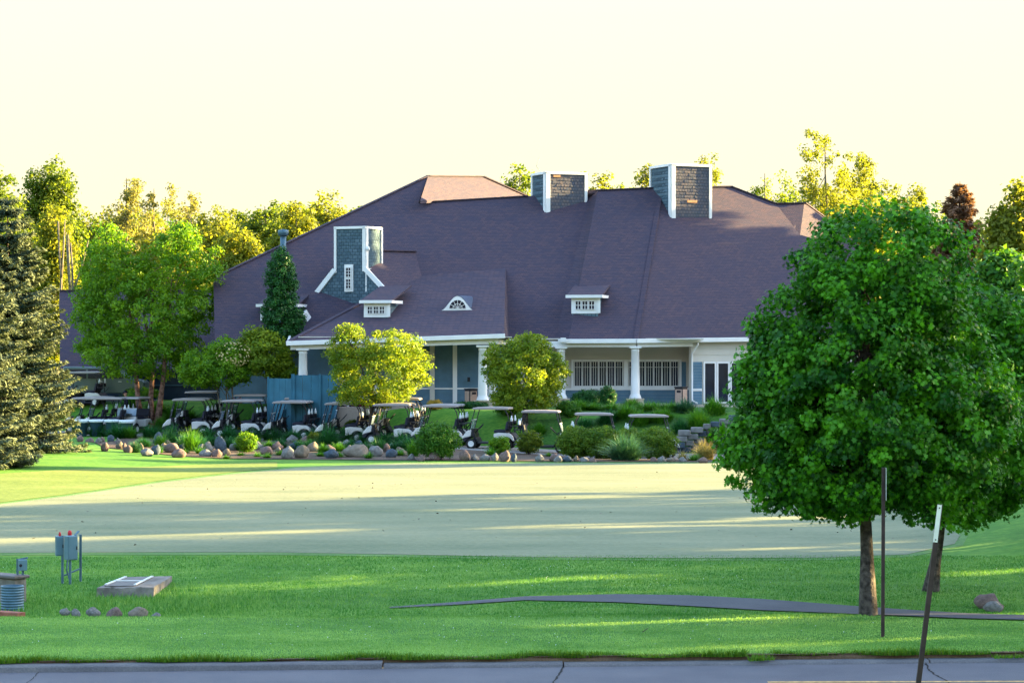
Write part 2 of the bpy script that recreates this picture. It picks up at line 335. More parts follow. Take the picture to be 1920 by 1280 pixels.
# ================================================================== THE SETTING
def kerb_y(X): return 36.28+0.071*np.clip(X, -80, 80)
def sheet(name, xs, rows, zoff, mat, zfun=zg, kind='structure', label=None):
    """rows: function(X) -> list of Y values (same count for every X)"""
    V, nr = [], None
    for x in xs:
        ys = rows(x); nr = len(ys)
        for y in ys: V.append((x, y, float(zfun(x, y))+zoff))
    i = np.arange(len(xs)-1)[:, None]*nr+np.arange(nr-1)[None, :]
    fa = np.stack([i, i+nr, i+nr+1, i+1], -1).reshape(-1, 4)
    me = raw_mesh(name, np.array(V), fa, 4, True); me.materials.append(mat)
    o = link(bpy.data.objects.new(name, me)); o['kind'] = kind
    if label: o['label'] = label
    return o
xs_l = np.concatenate([np.linspace(-900, -80, 12), np.linspace(-70, -26, 23), np.linspace(-25, 25, 101), np.linspace(26, 70, 23), np.linspace(80, 900, 12)])
ys_rel = np.concatenate([np.linspace(0.30, 20, 60), np.linspace(20.6, 100, 130), np.linspace(103, 200, 30), np.linspace(230, 1200, 12)])
sheet('ground', xs_l, lambda x: list(kerb_y(x)+ys_rel), 0.0, M['lawn'], label='mown green lawn rolling back from the road to the clubhouse')
sheet('near_verge_ground', np.linspace(-300, 300, 41), lambda x: list(np.linspace(-120, 30.7+0.071*float(np.clip(x, -80, 80)), 20)), -0.10, M['lawn'], zfun=lambda x, y: 0, label='lawn verge on the near side of the road')
sheet('road', np.linspace(-300, 300, 61), lambda x: list(np.linspace(30.5+0.071*float(np.clip(x, -80, 80)), float(kerb_y(x))+0.1, 4)), -0.125, M['asphalt'], zfun=lambda x, y: 0, label='grey asphalt road running along the bottom of the view')
# kerb: separate cast lengths with open joints
kerb = MB()
kb = thing('kerb', 'weathered grey concrete kerb along the far road edge', None, (0, 36.3, 0)); kb['kind'] = 'structure'
edges = [-40, -34, -28, -22, -16, -10.5, -1.95, 0.78, 6.4, 12, 18, 24, 30, 40]
for a, b in zip(edges[:-1], edges[1:]):
    a, b = a+0.012, b-0.012
    hgt = -0.035 if b < -1.9 else (-0.07 if b < 4 else -0.08)
    t = 0.02*math.sin(a*3.1)
    p = [(a, float(kerb_y(a))+t), (b, float(kerb_y(b))+t)]
    lo, wd = -0.13, 0.36
    m = MB()
    prof = [(0, lo), (0.02, hgt-0.02), (0.05, hgt), (wd, hgt+0.004), (wd, lo)]
    pts = [Vector((p[i][0], p[i][1]+y, z)) for i in (0, 1) for y, z in prof]
    n = len(prof)
    m.add(pts, [tuple(range(n)), tuple(range(2*n-1, n-1, -1))]+[(i, i+n, (i+1) % n+n, (i+1) % n) for i in range(n)])
    m.build('kerb_stone', M['kerb'], kb)
# cracks and the worn yellow line
def strip(name, pts, w, z, mat, parent=None, jitter=0.0):
    m = MB(); R = random.Random(len(pts)*7+int(pts[0][0]*10)); A = []
    for i, (x, y) in enumerate(pts):
        a = pts[max(i-1, 0)]; b = pts[min(i+1, len(pts)-1)]; d = Vector((b[0]-a[0], b[1]-a[1])).normalized(); nn = Vector((-d.y, d.x))
        ww = w*(0.6+0.8*R.random()) if jitter else w
        A += [(x+nn.x*ww/2, y+nn.y*ww/2, z), (x-nn.x*ww/2, y-nn.y*ww/2, z)]
    m.add(A, [(2*i, 2*i+1, 2*i+3, 2*i+2) for i in range(len(pts)-1)])
    o = m.build(name, mat, parent, fix=False)
    return o
road = bpy.data.objects['road']
def crack(pix, w=0.022):
    R = random.Random(int(pix[0][0])); pts = []
    for (x0, y0), (x1, y1) in zip(pix[:-1], pix[1:]):
        for k in range(7):
            t = k/7; D = (4.8+0.121)*F/(y0+(y1-y0)*t-CY); pts.append((((x0+(x1-x0)*t)-CX)/F*D+R.uniform(-.012, .012), D+R.uniform(-.03, .03)))
    return strip('crack', pts, w, -0.1212, M['crack'], road, 1.0)
crack([(1061, 1236), (1052, 1258), (1036, 1280), (1030, 1310)], 0.03); crack([(1733, 1236), (1742, 1255), (1752, 1263), (1778, 1277), (1790, 1300)], 0.028)
crack([(78, 1252), (66, 1266), (50, 1280), (44, 1300)], 0.014); crack([(690, 1243), (700, 1238)], 0.02)
strip('yellow_line', [(x, 34.66+0.02*x) for x in np.linspace(3.7, 60, 60)], 0.10, -0.121, M['yellow'], road, 1.0)

def edge_sheet(name, near, far, mat, off=0.022, rows=5, label=None, sub=6):
    """sheet between two pixel polylines on the ground (same length)"""
    nx, fx = [], []
    for lst, outp in ((near, nx), (far, fx)):
        for (x0, y0), (x1, y1) in zip(lst[:-1], lst[1:]):
            for k in range(sub): outp.append(G(x0+(x1-x0)*k/sub, y0+(y1-y0)*k/sub))
        outp.append(G(*lst[-1]))
    V = []
    for a, b in zip(nx, fx):
        for r in range(rows):
            q = a.lerp(b, r/(rows-1)); V.append((q.x, q.y, float(zg(q.x, q.y))+off))
    n = len(nx); i = np.arange(n-1)[:, None]*rows+np.arange(rows-1)[None, :]
    me = raw_mesh(name, np.array(V), np.stack([i, i+rows, i+rows+1, i+1], -1).reshape(-1, 4), 4, True); me.materials.append(mat)
    o = link(bpy.data.objects.new(name, me)); o['kind'] = 'structure'
    if label: o['label'] = label
    return o
edge_sheet('path', [(730, 1141), (850, 1135), (985, 1126), (1158, 1130), (1290, 1137), (1429, 1145), (1612, 1152), (1732, 1157), (1800, 1160), (1920, 1163), (2060, 1165)],
           [(730, 1139), (850, 1130), (985, 1119), (1158, 1115), (1290, 1117), (1429, 1124), (1612, 1138), (1732, 1146), (1800, 1150), (1920, 1154), (2060, 1156)], M['pathm'], label='narrow asphalt cart path curving across the front lawn')
edge_sheet('putting_green', [(-420, 1030), (-200, 1034), (0, 1037), (250, 1036), (500, 1036), (750, 1040), (1000, 1045), (1300, 1047), (1550, 1046), (1700, 1040), (1790, 1020)],
           [(-420, 985), (-200, 965), (0, 946), (130, 930), (300, 905), (430, 890), (560, 877), (760, 869), (1340, 869), (1560, 872), (1800, 1004)], M['green'], 0.018, 24, label='pale dewy putting green across the middle of the view')
edge_sheet('green_collar', [(-420, 1033), (-200, 1037), (0, 1041), (250, 1040), (500, 1040), (750, 1044), (1000, 1049), (1300, 1051), (1550, 1050), (1710, 1044), (1805, 1023)],
           [(-420, 982), (-200, 962), (0, 943), (130, 927), (300, 902), (430, 887), (560, 874.5), (760, 866.5), (1340, 866.5), (1560, 869), (1815, 1003)], M['collar'], 0.009, 24, label='short green fringe round the putting green')
edge_sheet('sun_tinted_lawn', [(-420, 981), (-200, 961), (0, 942), (130, 926), (300, 901), (430, 886), (520, 877)],  # lawn wedge tinted yellow, the sunlight is put into its colour
           [(-420, 900), (-200, 890), (0, 888), (130, 880), (300, 874), (430, 869), (520, 866)], M['sun_tinted_lawn'], 0.012, 12, label='lawn beside the putting green painted yellow as if sunlit')
sheet('cart_park_path', np.linspace(-45, 11, 57), lambda x: list(np.linspace(float(row_y(x))-1.9, float(row_y(x))+2.6, 6)), 0.02, M['cartpath'], label='pale path that the golf carts stand on')
bedx = np.linspace(-19.2, 9.5, 60)
fr = [G(x, y) for x, y in [(140, 829), (200, 840), (330, 855), (500, 861), (700, 863), (900, 864), (1100, 866), (1340, 867), (1500, 868)]]
fr_x = [p.x for p in fr]; fr_y = [p.y for p in fr]
sheet('garden_bed', bedx, lambda x: list(np.linspace(float(np.interp(x, fr_x, fr_y)), float(row_y(x))-1.85, 10)), 0.025, M['mulch'], label='dark mulch bed below the golf carts')
sheet('back_garden_bed', np.linspace(0.6, 14, 28), lambda x: list(np.linspace(float(row_y(x))+2.7, 120.8, 10)), 0.025, M['cover'], label='green planting bed between the carts and the porch')
sheet('patio', np.linspace(3.0, 22, 20), lambda x: list(np.linspace(119.2, 127.5, 6)), 0.03, M['paving'], label='pinkish paved patio in front of the glass doors')
sheet('car_park', np.linspace(-60, -19.5, 24), lambda x: list(np.linspace(130.6, 134.6, 6)), 0.03, M['asphalt'], label='asphalt car park behind the carts')

# ================================================================== CLUBHOUSE
H = thing('clubhouse', 'large blue-grey clubhouse with a vast purple-brown shingle roof and white trim', 'building', (0, 125, 1.5))
def wall(mb, p, q, z0, z1, th=0.2):
    a, b = Vector((p[0], p[1], 0)), Vector((q[0], q[1], 0)); t = (b-a).normalized(); nrm = Vector((-t.y, t.x, 0))
    if nrm.y < 0: nrm = -nrm
    pts = [a+Vector((0, 0, z0)), b+Vector((0, 0, z0)), b+nrm*th+Vector((0, 0, z0)), a+nrm*th+Vector((0, 0, z0))]
    pts += [p_+Vector((0, 0, z1-z0)) for p_ in pts]
    mb.add(pts, [(3, 2, 1, 0), (4, 5, 6, 7), (0, 1, 5, 4), (1, 2, 6, 5), (2, 3, 7, 6), (3, 0, 4, 7)])
def siding(p, q, z0, z1, course=0.16, out=0.03):             # lapped boards, lower edge proud
    m = MB(); a, b = Vector((p[0], p[1], 0)), Vector((q[0], q[1], 0)); t = (b-a).normalized(); nrm = Vector((t.y, -t.x, 0))
    if nrm.y > 0: nrm = -nrm
    n = max(1, round((z1-z0)/course)); c = (z1-z0)/n
    for i in range(n):
        zb, zt = z0+i*c, z0+(i+1)*c-0.006; R = random.uniform(-.003, .003)
        pts = []
        for e in (a, b): pts += [e+nrm*(out+R)+Vector((0, 0, zb)), e+nrm*0.012+Vector((0, 0, zt)), e-nrm*0.01+Vector((0, 0, zt)), e-nrm*0.01+Vector((0, 0, zb))]
        m.add(pts, [(0, 1, 2, 3), (7, 6, 5, 4), (0, 4, 5, 1), (1, 5, 6, 2), (2, 6, 7, 3), (3, 7, 4, 0)])
    return m
def shingled(poly_uv, org, u, nrm, cw=0.15, ch=0.17, th=0.02, seed=1, inside=None):
    """uneven wooden shingles over a vertical face; (s,z) inside test"""
    m = MB(); R = random.Random(seed); s0, s1, z0, z1 = poly_uv
    r = 0; z = z0
    while z < z1:
        s = s0-R.random()*cw
        while s < s1:
            w = cw*R.uniform(0.6, 1.45); a, b = max(s, s0), min(s+w-0.008, s1)
            if b-a > 0.02 and (inside is None or inside((a+b)/2, z+ch/2)):
                d = R.uniform(0.012, 0.032); dz = R.uniform(-.018, .012); zt = min(z+ch*1.12, z1)
                c = [org+u*a+nrm*d+Vector((0, 0, z+dz)), org+u*b+nrm*d+Vector((0, 0, z+dz)), org+u*b+nrm*0.004+Vector((0, 0, zt)), org+u*a+nrm*0.004+Vector((0, 0, zt))]
                e = [p_-nrm*0.03 for p_ in c[:2]]
                m.add(c+e, [(0, 1, 2, 3), (4, 5, 1, 0)])
            s += w
        z += ch; r += 1
    return m
eaveC = 123.5
PC = plane(P(955, 637, eaveC), P(1040, 637, eaveC), P(1060, 360, 135.6))
PFb = plane(P(1066, 638, 122.5), P(1192, 637, 122.5), P(1240, 352, 134.8))
u18 = Vector((math.cos(math.radians(23)), math.sin(math.radians(23)), 0))
eB = P(1192, 637, 122.5)
PFc = plane(eB, eB+u18*8+Vector((0, 0, 0.10)), P(1240, 352, 134.8))
PL = plane(P(540, 641, 118.5), P(945, 627, 118.5), hit(PC, 948, 503))
roof = MB(); TH = 0.16
def rp(poly): roof.slab(poly, TH, Vector((0, 0, -1)))
c = lambda x, y: hit(PC, x, y)
ridgeL, ridgeR = c(803, 330), c(785, 380)
rp([c(400, 521), c(403, 645), c(560, 645), c(700, 637), c(955, 637), c(1040, 637), c(1108, 358), c(1060, 360), c(990, 368), c(785, 380), c(803, 330)])
b_ = lambda x, y: hit(PFb, x, y)
rp([b_(1066, 638), b_(1192, 637), b_(1240, 352), b_(1121, 357)])
rp([c(1108, 358), c(1040, 637), b_(1066, 638), b_(1121, 357)])
f_ = lambda x, y: hit(PFc, x, y)
rp([f_(1192, 637), f_(1640, 631), f_(1640, 480), f_(1500, 440), f_(1455, 382), f_(1372, 350), f_(1240, 352)])
# second hip further along the wing, its right-hand face catching the sun
g0 = f_(1455, 382)
r1 = P(1508, 381, g0.y+0.4); r2 = P(1545, 408, g0.y+3.2); r3 = P(1500, 442, g0.y-1.9); r4 = P(1640, 482, g0.y+2.0)
rp([g0, r1, r3, f_(1480, 440)]); rp([r1, r2, r4, r3])
# far higher hip whose right-hand face is lit
q0 = ridgeL; OP = (q0, Vector((.60, -.36, .71)).normalized()); q1 = hit(OP, 905, 331); q2 = hit(OP, 1010, 378); q3 = hit(OP, 985, 369); q4 = hit(OP, 788, 376)
rp([q0, q4, q3, q2, q1])
# back slopes so that the roof is closed from behind
bk = lambda p, d=11.0, z=5.0: Vector((p.x, p.y+d, z))
rp([c(400, 521), q0, bk(q0, 16), bk(c(400, 521), 16)])
rp([q0, q1, bk(q1, 16), bk(q0, 16)]); rp([q1, q2, bk(q2, 12), bk(q1, 16)])
rp([c(990, 368), c(1060, 360), b_(1121, 357), b_(1240, 352), bk(b_(1240, 352)), bk(c(990, 368))])
rp([f_(1240, 352), f_(1372, 350), bk(f_(1372, 350)), bk(f_(1240, 352))]); rp([f_(1372, 350), f_(1455, 382), bk(f_(1455, 382), 9), bk(f_(1372, 350))])
rp([r1, bk(r1, 9), bk(g0, 9), g0]); rp([r1, r2, bk(r2, 6), bk(r1, 9)])
# porch roof in front and its return face
l_ = lambda x, y: hit(PL, x, y)
lpR, lpT = l_(945, 627), l_(948, 502)
rp([l_(540, 641), lpR, lpT, l_(800, 528), l_(720, 546)])
rp([lpR, c(955, 637), c(982, 502), lpT]); rp([l_(720, 546), l_(800, 528), lpT, c(982, 502), c(860, 495), c(760, 520)])
# shingled gable with its tower: cross roof behind it
th26 = math.radians(-26); ut = Vector((math.cos(th26), math.sin(th26), 0)); nt_ = Vector((math.sin(th26), -math.cos(th26), 0)); bt = -nt_
tc_ = P(685, 505, 126.0)                                       # front corner of the tower
TP = (tc_, nt_)
tz = lambda x, y: hit(TP, x, y)
gr = P(652, 468, 126.6); ge = c(778, 472)
rp([tz(686, 505), tz(720, 541), c(800, 552), ge, gr]); rp([tz(571, 578), tz(627, 508), gr, ge, c(610, 560), c(560, 585)])
# low wing to the side, behind the trees
rp([P(112, 545, 140), P(420, 545, 139), P(420, 690, 133.5), P(112, 690, 134.5)]); rp([P(112, 545, 140), P(420, 545, 139), P(420, 690, 146), P(112, 690, 147)])
roof.build('roof', M['roof'], H)
# ridge and hip caps
cap = MB()
for pts in ([q0, q1, q2], [c(785, 380), c(990, 368)], [c(1060, 360), c(1108, 358), b_(1121, 357), b_(1240, 352), f_(1372, 350), f_(1455, 382)], [g0, r1, r2], [c(400, 521), q0], [b_(1192, 637), b_(1240, 352)], [gr, ge], [l_(540, 641), l_(720, 546)], [P(112, 545, 140), P(420, 545, 139)]):
    for a, b in zip(pts[:-1], pts[1:]): cap.bar(a+Vector((0, 0, 0.02)), b+Vector((0, 0, 0.02)), 0.26, 0.06)
cap.build('ridge_cap', M['roof'], H)

# fascias and gutters
def fascia(a, b, h=0.22, d=0.14, name='gutter', mat=None):
    m = MB(); t = (b-a).normalized(); a = a+Vector((0, -0.10, -h*0.32)); b = b+Vector((0, -0.10, -h*0.32))
    m.bar(a, b, d, h); return m.build(name, mat or M['white'], H, bevel=0.015)
fascia(l_(537, 641), l_(947, 627)); fascia(c(950, 637), c(1046, 637)); fascia(b_(1046, 637), b_(1192, 636.5)); fascia(f_(1193, 636.5), f_(1640, 630.5))
m = MB(); m.bar(l_(540, 641)+Vector((0, -.05, -.05)), l_(540, 641)+Vector((-.3, 4.5, 0.3)), 0.1, 0.2); m.build('rake_board', M['white'], H)
m = MB(); m.box(P(1056, 637, 122.25), (0.26, 0.16, 0.22)); m.build('leader_head', M['white'], H)

Z = lambda py, D: CAMZ-(py-CY)*D/F
floor_z = 1.56
# right porch: beam, back wall, windows
wa, wb = P(1030, 0, 125.2), P(1293, 0, 126.3)
WPL = plane(Vector((wa.x, wa.y, 0)), Vector((wb.x, wb.y, 0)), Vector((wa.x, wa.y, 5)))
W2 = lambda x, y: hit(WPL, x, y)
def zat(py, D=125.7): return Z(py, D)
wa2, wb2 = (wa.x-(wb.x-wa.x)*.2, wa.y-(wb.y-wa.y)*.2), (wb.x, wb.y)
m = MB(); wall(m, wa2, wb2, 1.2, 5.2, 0.25); m.build('wall', M['cream'], H)
lower = siding(wa2, wb2, 1.5, zat(731), 0.17); lower.build('siding', M['wall_blue'], H, kind='stuff')
m = MB(); wall(m, (wa2[0], wa2[1]-.07), (wb2[0], wb2[1]-.07), zat(731), zat(727), 0.06); m.build('sill_band', M['white'], H)
m = MB(); wall(m, (wa2[0], wa2[1]-.05), (wb2[0], wb2[1]-.05), zat(665.5), zat(665), 0.04); m.build('panel_joint', M['cream'], H)
nW = Vector((-(wb.y-wa.y), (wb.x-wa.x), 0)).normalized()*-1; uW = Vector((nW.y*-1, nW.x, 0))
if uW.x < 0: uW = -uW
def window(parent, p0, u, nrm, w, h, nx, ny, fw=0.05, mw=0.022, top_bar=None, name='window', panes=True, trim=0.0):
    """p0 lower-left corner of the sash; frame stands proud, glass set back"""
    up = Vector((0, 0, 1)); m = MB()
    def bar(s0, s1, z0, z1, d0, d1):
        cc = [p0+u*s+up*z+nrm*d for d in (d1, d0) for s, z in ((s0, z0), (s1, z0), (s1, z1), (s0, z1))]
        m.add(cc, [(0, 1, 2, 3), (7, 6, 5, 4), (0, 4, 5, 1), (1, 5, 6, 2), (2, 6, 7, 3), (3, 7, 4, 0)])
    e = fw+trim
    bar(0, e, 0, h, 0.005, 0.06); bar(w-e, w, 0, h, 0.005, 0.06); bar(e, w-e, 0, e, 0.005, 0.058); bar(e, w-e, h-e, h, 0.005, 0.058)
    for i in range(1, nx):
        s = e+(w-2*e)*i/nx; bar(s-mw/2, s+mw/2, e, h-e, 0.006, 0.04)
    zs = [top_bar*h] if top_bar else [e+(h-2*e)*j/ny for j in range(1, ny)]
    for z in zs: bar(e, w-e, z-mw/2, z+mw/2, 0.007, 0.043)
    f = m.build(name, M['white'], parent)
    if panes:
        g = MB(); cc = [p0+u*s+up*z+nrm*0.012 for s, z in ((e*.9, e*.9), (w-e*.9, e*.9), (w-e*.9, h-e*.9), (e*.9, h-e*.9))]
        cc += [p_-nrm*0.01 for p_ in cc]
        g.add(cc, [(0, 1, 2, 3), (7, 6, 5, 4), (0, 4, 5, 1), (1, 5, 6, 2), (2, 6, 7, 3), (3, 7, 4, 0)]); g.build('pane', M['glass'], f)
    return f
for x0, x1, n in ((1076, 1168, 6), (1178, 1272, 6)):
    A, B_ = W2(x0, 724), W2(x1, 724); step = (B_-A).length/n
    hgt = W2(x0, 677).z-A.z
    m = MB(); ctr = (A+B_)/2+Vector((0, 0, hgt/2)); ang = math.atan2(uW.y, uW.x)
    for dz in (-hgt/2-0.05, hgt/2+0.05): m.box(ctr+Vector((0, 0, dz))+nW*0.05, ((B_-A).length+0.3, 0.09, 0.1), Rz(ang))
    for ds in (-1, 1): m.box(ctr+uW*ds*((B_-A).length/2+0.09)+nW*0.05, (0.12, 0.085, hgt), Rz(ang))
    m.build('window_casing', M['white'], H)
    for k in range(n): window(H, A+uW*(step*k+0.015)+nW*0.02, uW, nW, step-0.03, hgt, 3, 1, 0.026, 0.02, top_bar=0.76)
m = MB(); A, B_ = W2(1275, 727), W2(1286, 678); wall(m, (A.x, A.y-.06), (B_.x, B_.y-.06), A.z, B_.z, 0.05); m.build('blue_panel', M['wall_blue'], H)
# porch beam
m = MB(); pa, pb, pd = P(1020, 645, 122.9), P(1192, 645, 122.8), P(1192, 645, 122.8)+u18*3.0
m.bar(pa, pb, 0.34, 0.30); m.build('beam', M['white'], H); m = MB(); m.bar(pb+u18*0.02, P(1296, 644, 124.05), 0.34, 0.30); m.build('beam', M['white'], H)
m = MB(); m.box(Vector((5.0, 124.4, 4.93)), (9.6, 3.2, 0.06)); m.build('porch_ceiling', M['cream'], H)
m = MB(); m.box(Vector((1.5, 123.6, 0.76)), (16.0, 5.0, 1.6)); m.build('porch_floor', M['paving'], H)
def column(px, D, ytop, r=0.23, ped=True):
    base = P(px, 0, D); zt = Z(ytop, D)
    z0 = floor_z+(0.32 if ped else 0.0); m = MB(); hh = zt-z0
    m.lathe([(r*1.36, 0), (r*1.36, .07), (r*1.22, .09), (r*1.25, .15), (r*1.05, .20), (r, .26), (r*0.99, hh*.35), (r*.86, hh-.26), (r*.96, hh-.245), (r*.96, hh-.21), (r*.88, hh-.2), (r*.9, hh-.12), (r*1.2, hh-.09)], (base.x, base.y, z0), n=24)
    o = m.build('column', M['white'], H)
    m = MB(); m.box((base.x, base.y, zt-.045), (r*2.7, r*2.7, 0.09)); m.build('capital', M['white'], o)
    if ped:
        m = MB(); m.box((base.x, base.y, (z0-.05+0.9)/2), (r*3.6, r*3.6, z0-.05-0.9)); m.box((base.x, base.y, z0-.024), (r*3.9, r*3.9, 0.05)); m.build('pedestal', M['stone'], o)
column(1191, 122.75, 649); column(1052, 122.9, 650)
column(905, 118.9, 647); column(923, 120.4, 647, 0.2); column(568, 118.8, 653)
# flush wall with the glass doors
fa = P(1296, 0, 124.1); ufl = u18; nfl = Vector((u18.y, -u18.x, 0))
fb = Vector((fa.x, fa.y, 0))+ufl*11
m = MB(); wall(m, (fa.x, fa.y), (fb.x, fb.y), 1.2, 5.1, 0.25); m.build('wall', M['cream'], H)
m = MB(); wall(m, (fa.x-.001, fa.y+.25), (fa.x+.24, fa.y+2.9), 1.2, 5.1, 0.1); m.build('return_wall', M['cream'], H)
FPL = plane(Vector((fa.x, fa.y, 0)), fb, Vector((fa.x, fa.y, 5))); FW = lambda x, y: hit(FPL, x, y)
s1 = FW(1316, 0); siding((fa.x+.03, fa.y), (s1.x, s1.y), FW(1300, 728).z, FW(1300, 678).z, 0.15).build('siding', M['wall_blue'], H, kind='stuff')
siding((fa.x+.03, fa.y), (s1.x, s1.y), 1.5, FW(1300, 733).z, 0.15).build('siding', M['wall_blue'], H, kind='stuff')
m = MB(); wall(m, (fa.x, fa.y-.06), (s1.x, s1.y-.06), FW(1300, 732.6).z, FW(1300, 728.4).z, 0.055); m.build('sill_band', M['white'], H)
for y0 in (653, 664):
    m = MB(); wall(m, (fa.x, fa.y-.03), (fb.x, fb.y-.03), FW(1300, y0+1.2).z, FW(1300, y0).z, 0.025); m.build('batten', M['cream'], H)
for k in range(4):
    x0 = 1318+k*25; A = FW(x0, 762); B_ = FW(x0+24, 762)
    window(H, Vector((A.x, A.y, 1.58))+nfl*0.02, ufl, nfl, (B_-A).length, FW(x0, 678).z-1.58, 1, 1, 0.085, name='glass_door')
dp = FW(1296, 650)+nfl*0.1
m = MB(); m.tube([f_(1307, 640)+nfl*0.1+Vector((0, 0, -.1)), f_(1307, 646)+nfl*0.1, dp+Vector((0, 0, -.35)), dp+Vector((0, 0, -.8)), Vector((dp.x, dp.y, 1.75)), Vector((dp.x+.25, dp.y-.2, 1.62))], 0.05, 8); m.build('downspout', M['white'], H)
# left porch
la, lb = P(572, 0, 122.3), P(945, 0, 122.0)
LPL = plane(Vector((la.x, la.y, 0)), Vector((lb.x, lb.y, 0)), Vector((la.x, la.y, 5))); LW = lambda x, y: hit(LPL, x, y)
m = MB(); wall(m, (la.x, la.y+.03), (lb.x, lb.y+.03), -0.2, 5.3, 0.25); m.build('wall', M['wall_blue'], H)
siding((la.x, la.y), (lb.x, lb.y), 1.5, LW(800, 730).z, 0.16).build('siding', M['wall_blue'], H, kind='stuff')
siding((la.x, la.y), (lb.x, lb.y), LW(800, 726.5).z, 5.25, 0.16).build('siding', M['wall_blue'], H, kind='stuff')
for x0, x1, mt in ((849, 857, 'white'), (806, 815, 'cream'), (700, 708, 'white'), (640, 648, 'white')):
    m = MB(); A, B_ = LW(x0, 700), LW(x1, 700); wall(m, (A.x, A.y-.09), (B_.x, B_.y-.09), 1.5, 5.2, 0.08); m.build('pilaster', M[mt], H)
m = MB(); wall(m, (la.x, la.y-.06), (lb.x, lb.y-.06), LW(800, 729.6).z, LW(800, 726.8).z, 0.05); m.build('sill_band', M['white'], H)
m = MB(); A = LW(879, 711); m.box(A+Vector((0, -.08, 0)), (0.14, 0.12, 0.22)); m.build('wall_lamp', M['black'], H)
m = MB(); m.bar(P(545, 650, 118.85), P(934, 638.5, 118.85), 0.34, 0.30); m.build('beam', M['white'], H)
m = MB(); m.bar(P(934, 638.5, 118.85)+Vector((-.17, .17, 0)), P(946, 641, 122.0), 0.3, 0.3); m.build('beam', M['white'], H)
m = MB(); m.box(Vector((-5.3, 120.6, 0.62)), (11.0, 4.2, 1.86)); m.build('porch_floor', M['paving'], H)
m = MB(); m.box(Vector((-5.3, 120.6, 5.02)), (10.6, 3.2, 0.05)); m.build('porch_ceiling', M['cream'], H)
# side wall below the big roof, and the low wing wall
m = MB(); wall(m, (P(412, 0, 128).x, 128), (P(575, 0, 124.6).x, 124.6), -0.5, 5.2, 0.25); m.build('wall', M['wall_blue'], H)
m = MB(); wall(m, (P(112, 0, 136).x, 136), (P(420, 0, 135).x, 135), 0.5, 3.6, 0.25); m.build('wall', M['lead'], H, label='dark blue wall of the low wing behind the trees')
m = MB(); m.bar(P(112, 722, 135.7), P(420, 722, 134.8), 0.08, 0.07); m.build('trim_line', M['wall_blue'], H)
m = MB(); wall(m, (-16, 137.5), (20, 139.5), 0.5, 4.9, 0.25); m.build('wall', M['wall_blue'], H, label='rear wall of the clubhouse')

# tower + gable wall
m = MB()
outl = [tz(628, 427), tz(685, 425), tz(685, 505), tz(720, 541), tz(735, 600), tz(560, 640), tz(571, 578), tz(628, 508)]
m.slab(outl, 0.2, bt); m.build('gable_wall', M['cedar'], H)
s_of = lambda p: (p-tc_).dot(ut)
sl, sr, ztop = s_of(tz(628, 427)), 0.0, tz(650, 427).z
gL, gR = tz(571, 578), tz(720, 541); nL, nR = tz(628, 508), tz(685, 505)
def ins(s, z):
    if z > nR.z: return sl+0.05 < s < -0.05
    fL = s_of(gL)+(s_of(nL)-s_of(gL))*(z-gL.z)/(nL.z-gL.z); fR = s_of(gR)+(s_of(nR)-s_of(gR))*(z-gR.z)/(nR.z-gR.z)
    return fL < s < min(fR, s_of(gR))
shingled((s_of(gL), s_of(gR), 5.3, ztop), Vector((tc_.x, tc_.y, 0)), ut, nt_, seed=3, inside=ins).build('shingle_cladding', M['cedar'], H, kind='stuff')
dpt = 1.75
tw = MB(); zb = nR.z-1.2
cs = [tc_, tc_+bt*dpt, tc_+bt*dpt+ut*sl, tc_+ut*sl]
tw.add([Vector((p.x, p.y, zb)) for p in cs]+[Vector((p.x, p.y, ztop)) for p in cs], [(3, 2, 1, 0), (4, 5, 6, 7), (0, 1, 5, 4), (1, 2, 6, 5), (2, 3, 7, 6)])
tower = tw.build('tower', M['cedar'], H)
shingled((0.02, dpt-.02, zb, ztop), Vector((tc_.x, tc_.y, 0)), bt, ut, seed=4).build('shingle_cladding', M['cedar'], tower, kind='stuff')
tr = MB(); up = Vector((0, 0, 1)); W_ = 0.13
def tb(a, b, w=W_, off=None): tr.bar(a+(off or nt_*0.05), b+(off or nt_*0.05), w, 0.07, up=nt_ if off is None else ut)
tb(Vector((tc_.x, tc_.y, ztop))+ut*(sl-.03), Vector((tc_.x, tc_.y, ztop))+ut*0.05)
tb(Vector((cs[3].x, cs[3].y, nL.z-.1))+ut*.05, Vector((cs[3].x, cs[3].y, ztop))+ut*.05); tb(Vector((tc_.x, tc_.y, nR.z-.1))-ut*.06, Vector((tc_.x, tc_.y, ztop))-ut*.06, 0.16)
o5 = ut*0.05
tb(Vector((tc_.x, tc_.y, ztop)), Vector((cs[1].x, cs[1].y, ztop)), W_, o5); tb(Vector((tc_.x, tc_.y, zb))+bt*.08, Vector((tc_.x, tc_.y, ztop))+bt*.08, 0.2, o5)
tb(Vector((cs[1].x, cs[1].y, zb))-bt*.06, Vector((cs[1].x, cs[1].y, ztop))-bt*.06, W_, o5); tb(Vector((tc_.x, tc_.y, nR.z+.04)), Vector((cs[1].x, cs[1].y, nR.z+.04)), 0.05, o5)
tr.build('corner_trim', M['white'], tower)
for a, b in ((gL+Vector((0, 0, -.05)), nL+Vector((0, 0, .05))), (nR+Vector((0, 0, .05)), gR)):
    m = MB(); m.bar(a+nt_*.07, b+nt_*.07, 0.25, 0.1, up=nt_); m.build('rake_board', M['white'], H)
m = MB(); m.bar(P(571, 596, 124.4), P(578, 588, 124.6), 0.12, 0.5); m.build('rake_board', M['white'], H)
A = tz(647, 547); B_ = tz(663, 547); hW = tz(647, 496).z-A.z; wW = (B_-A).length
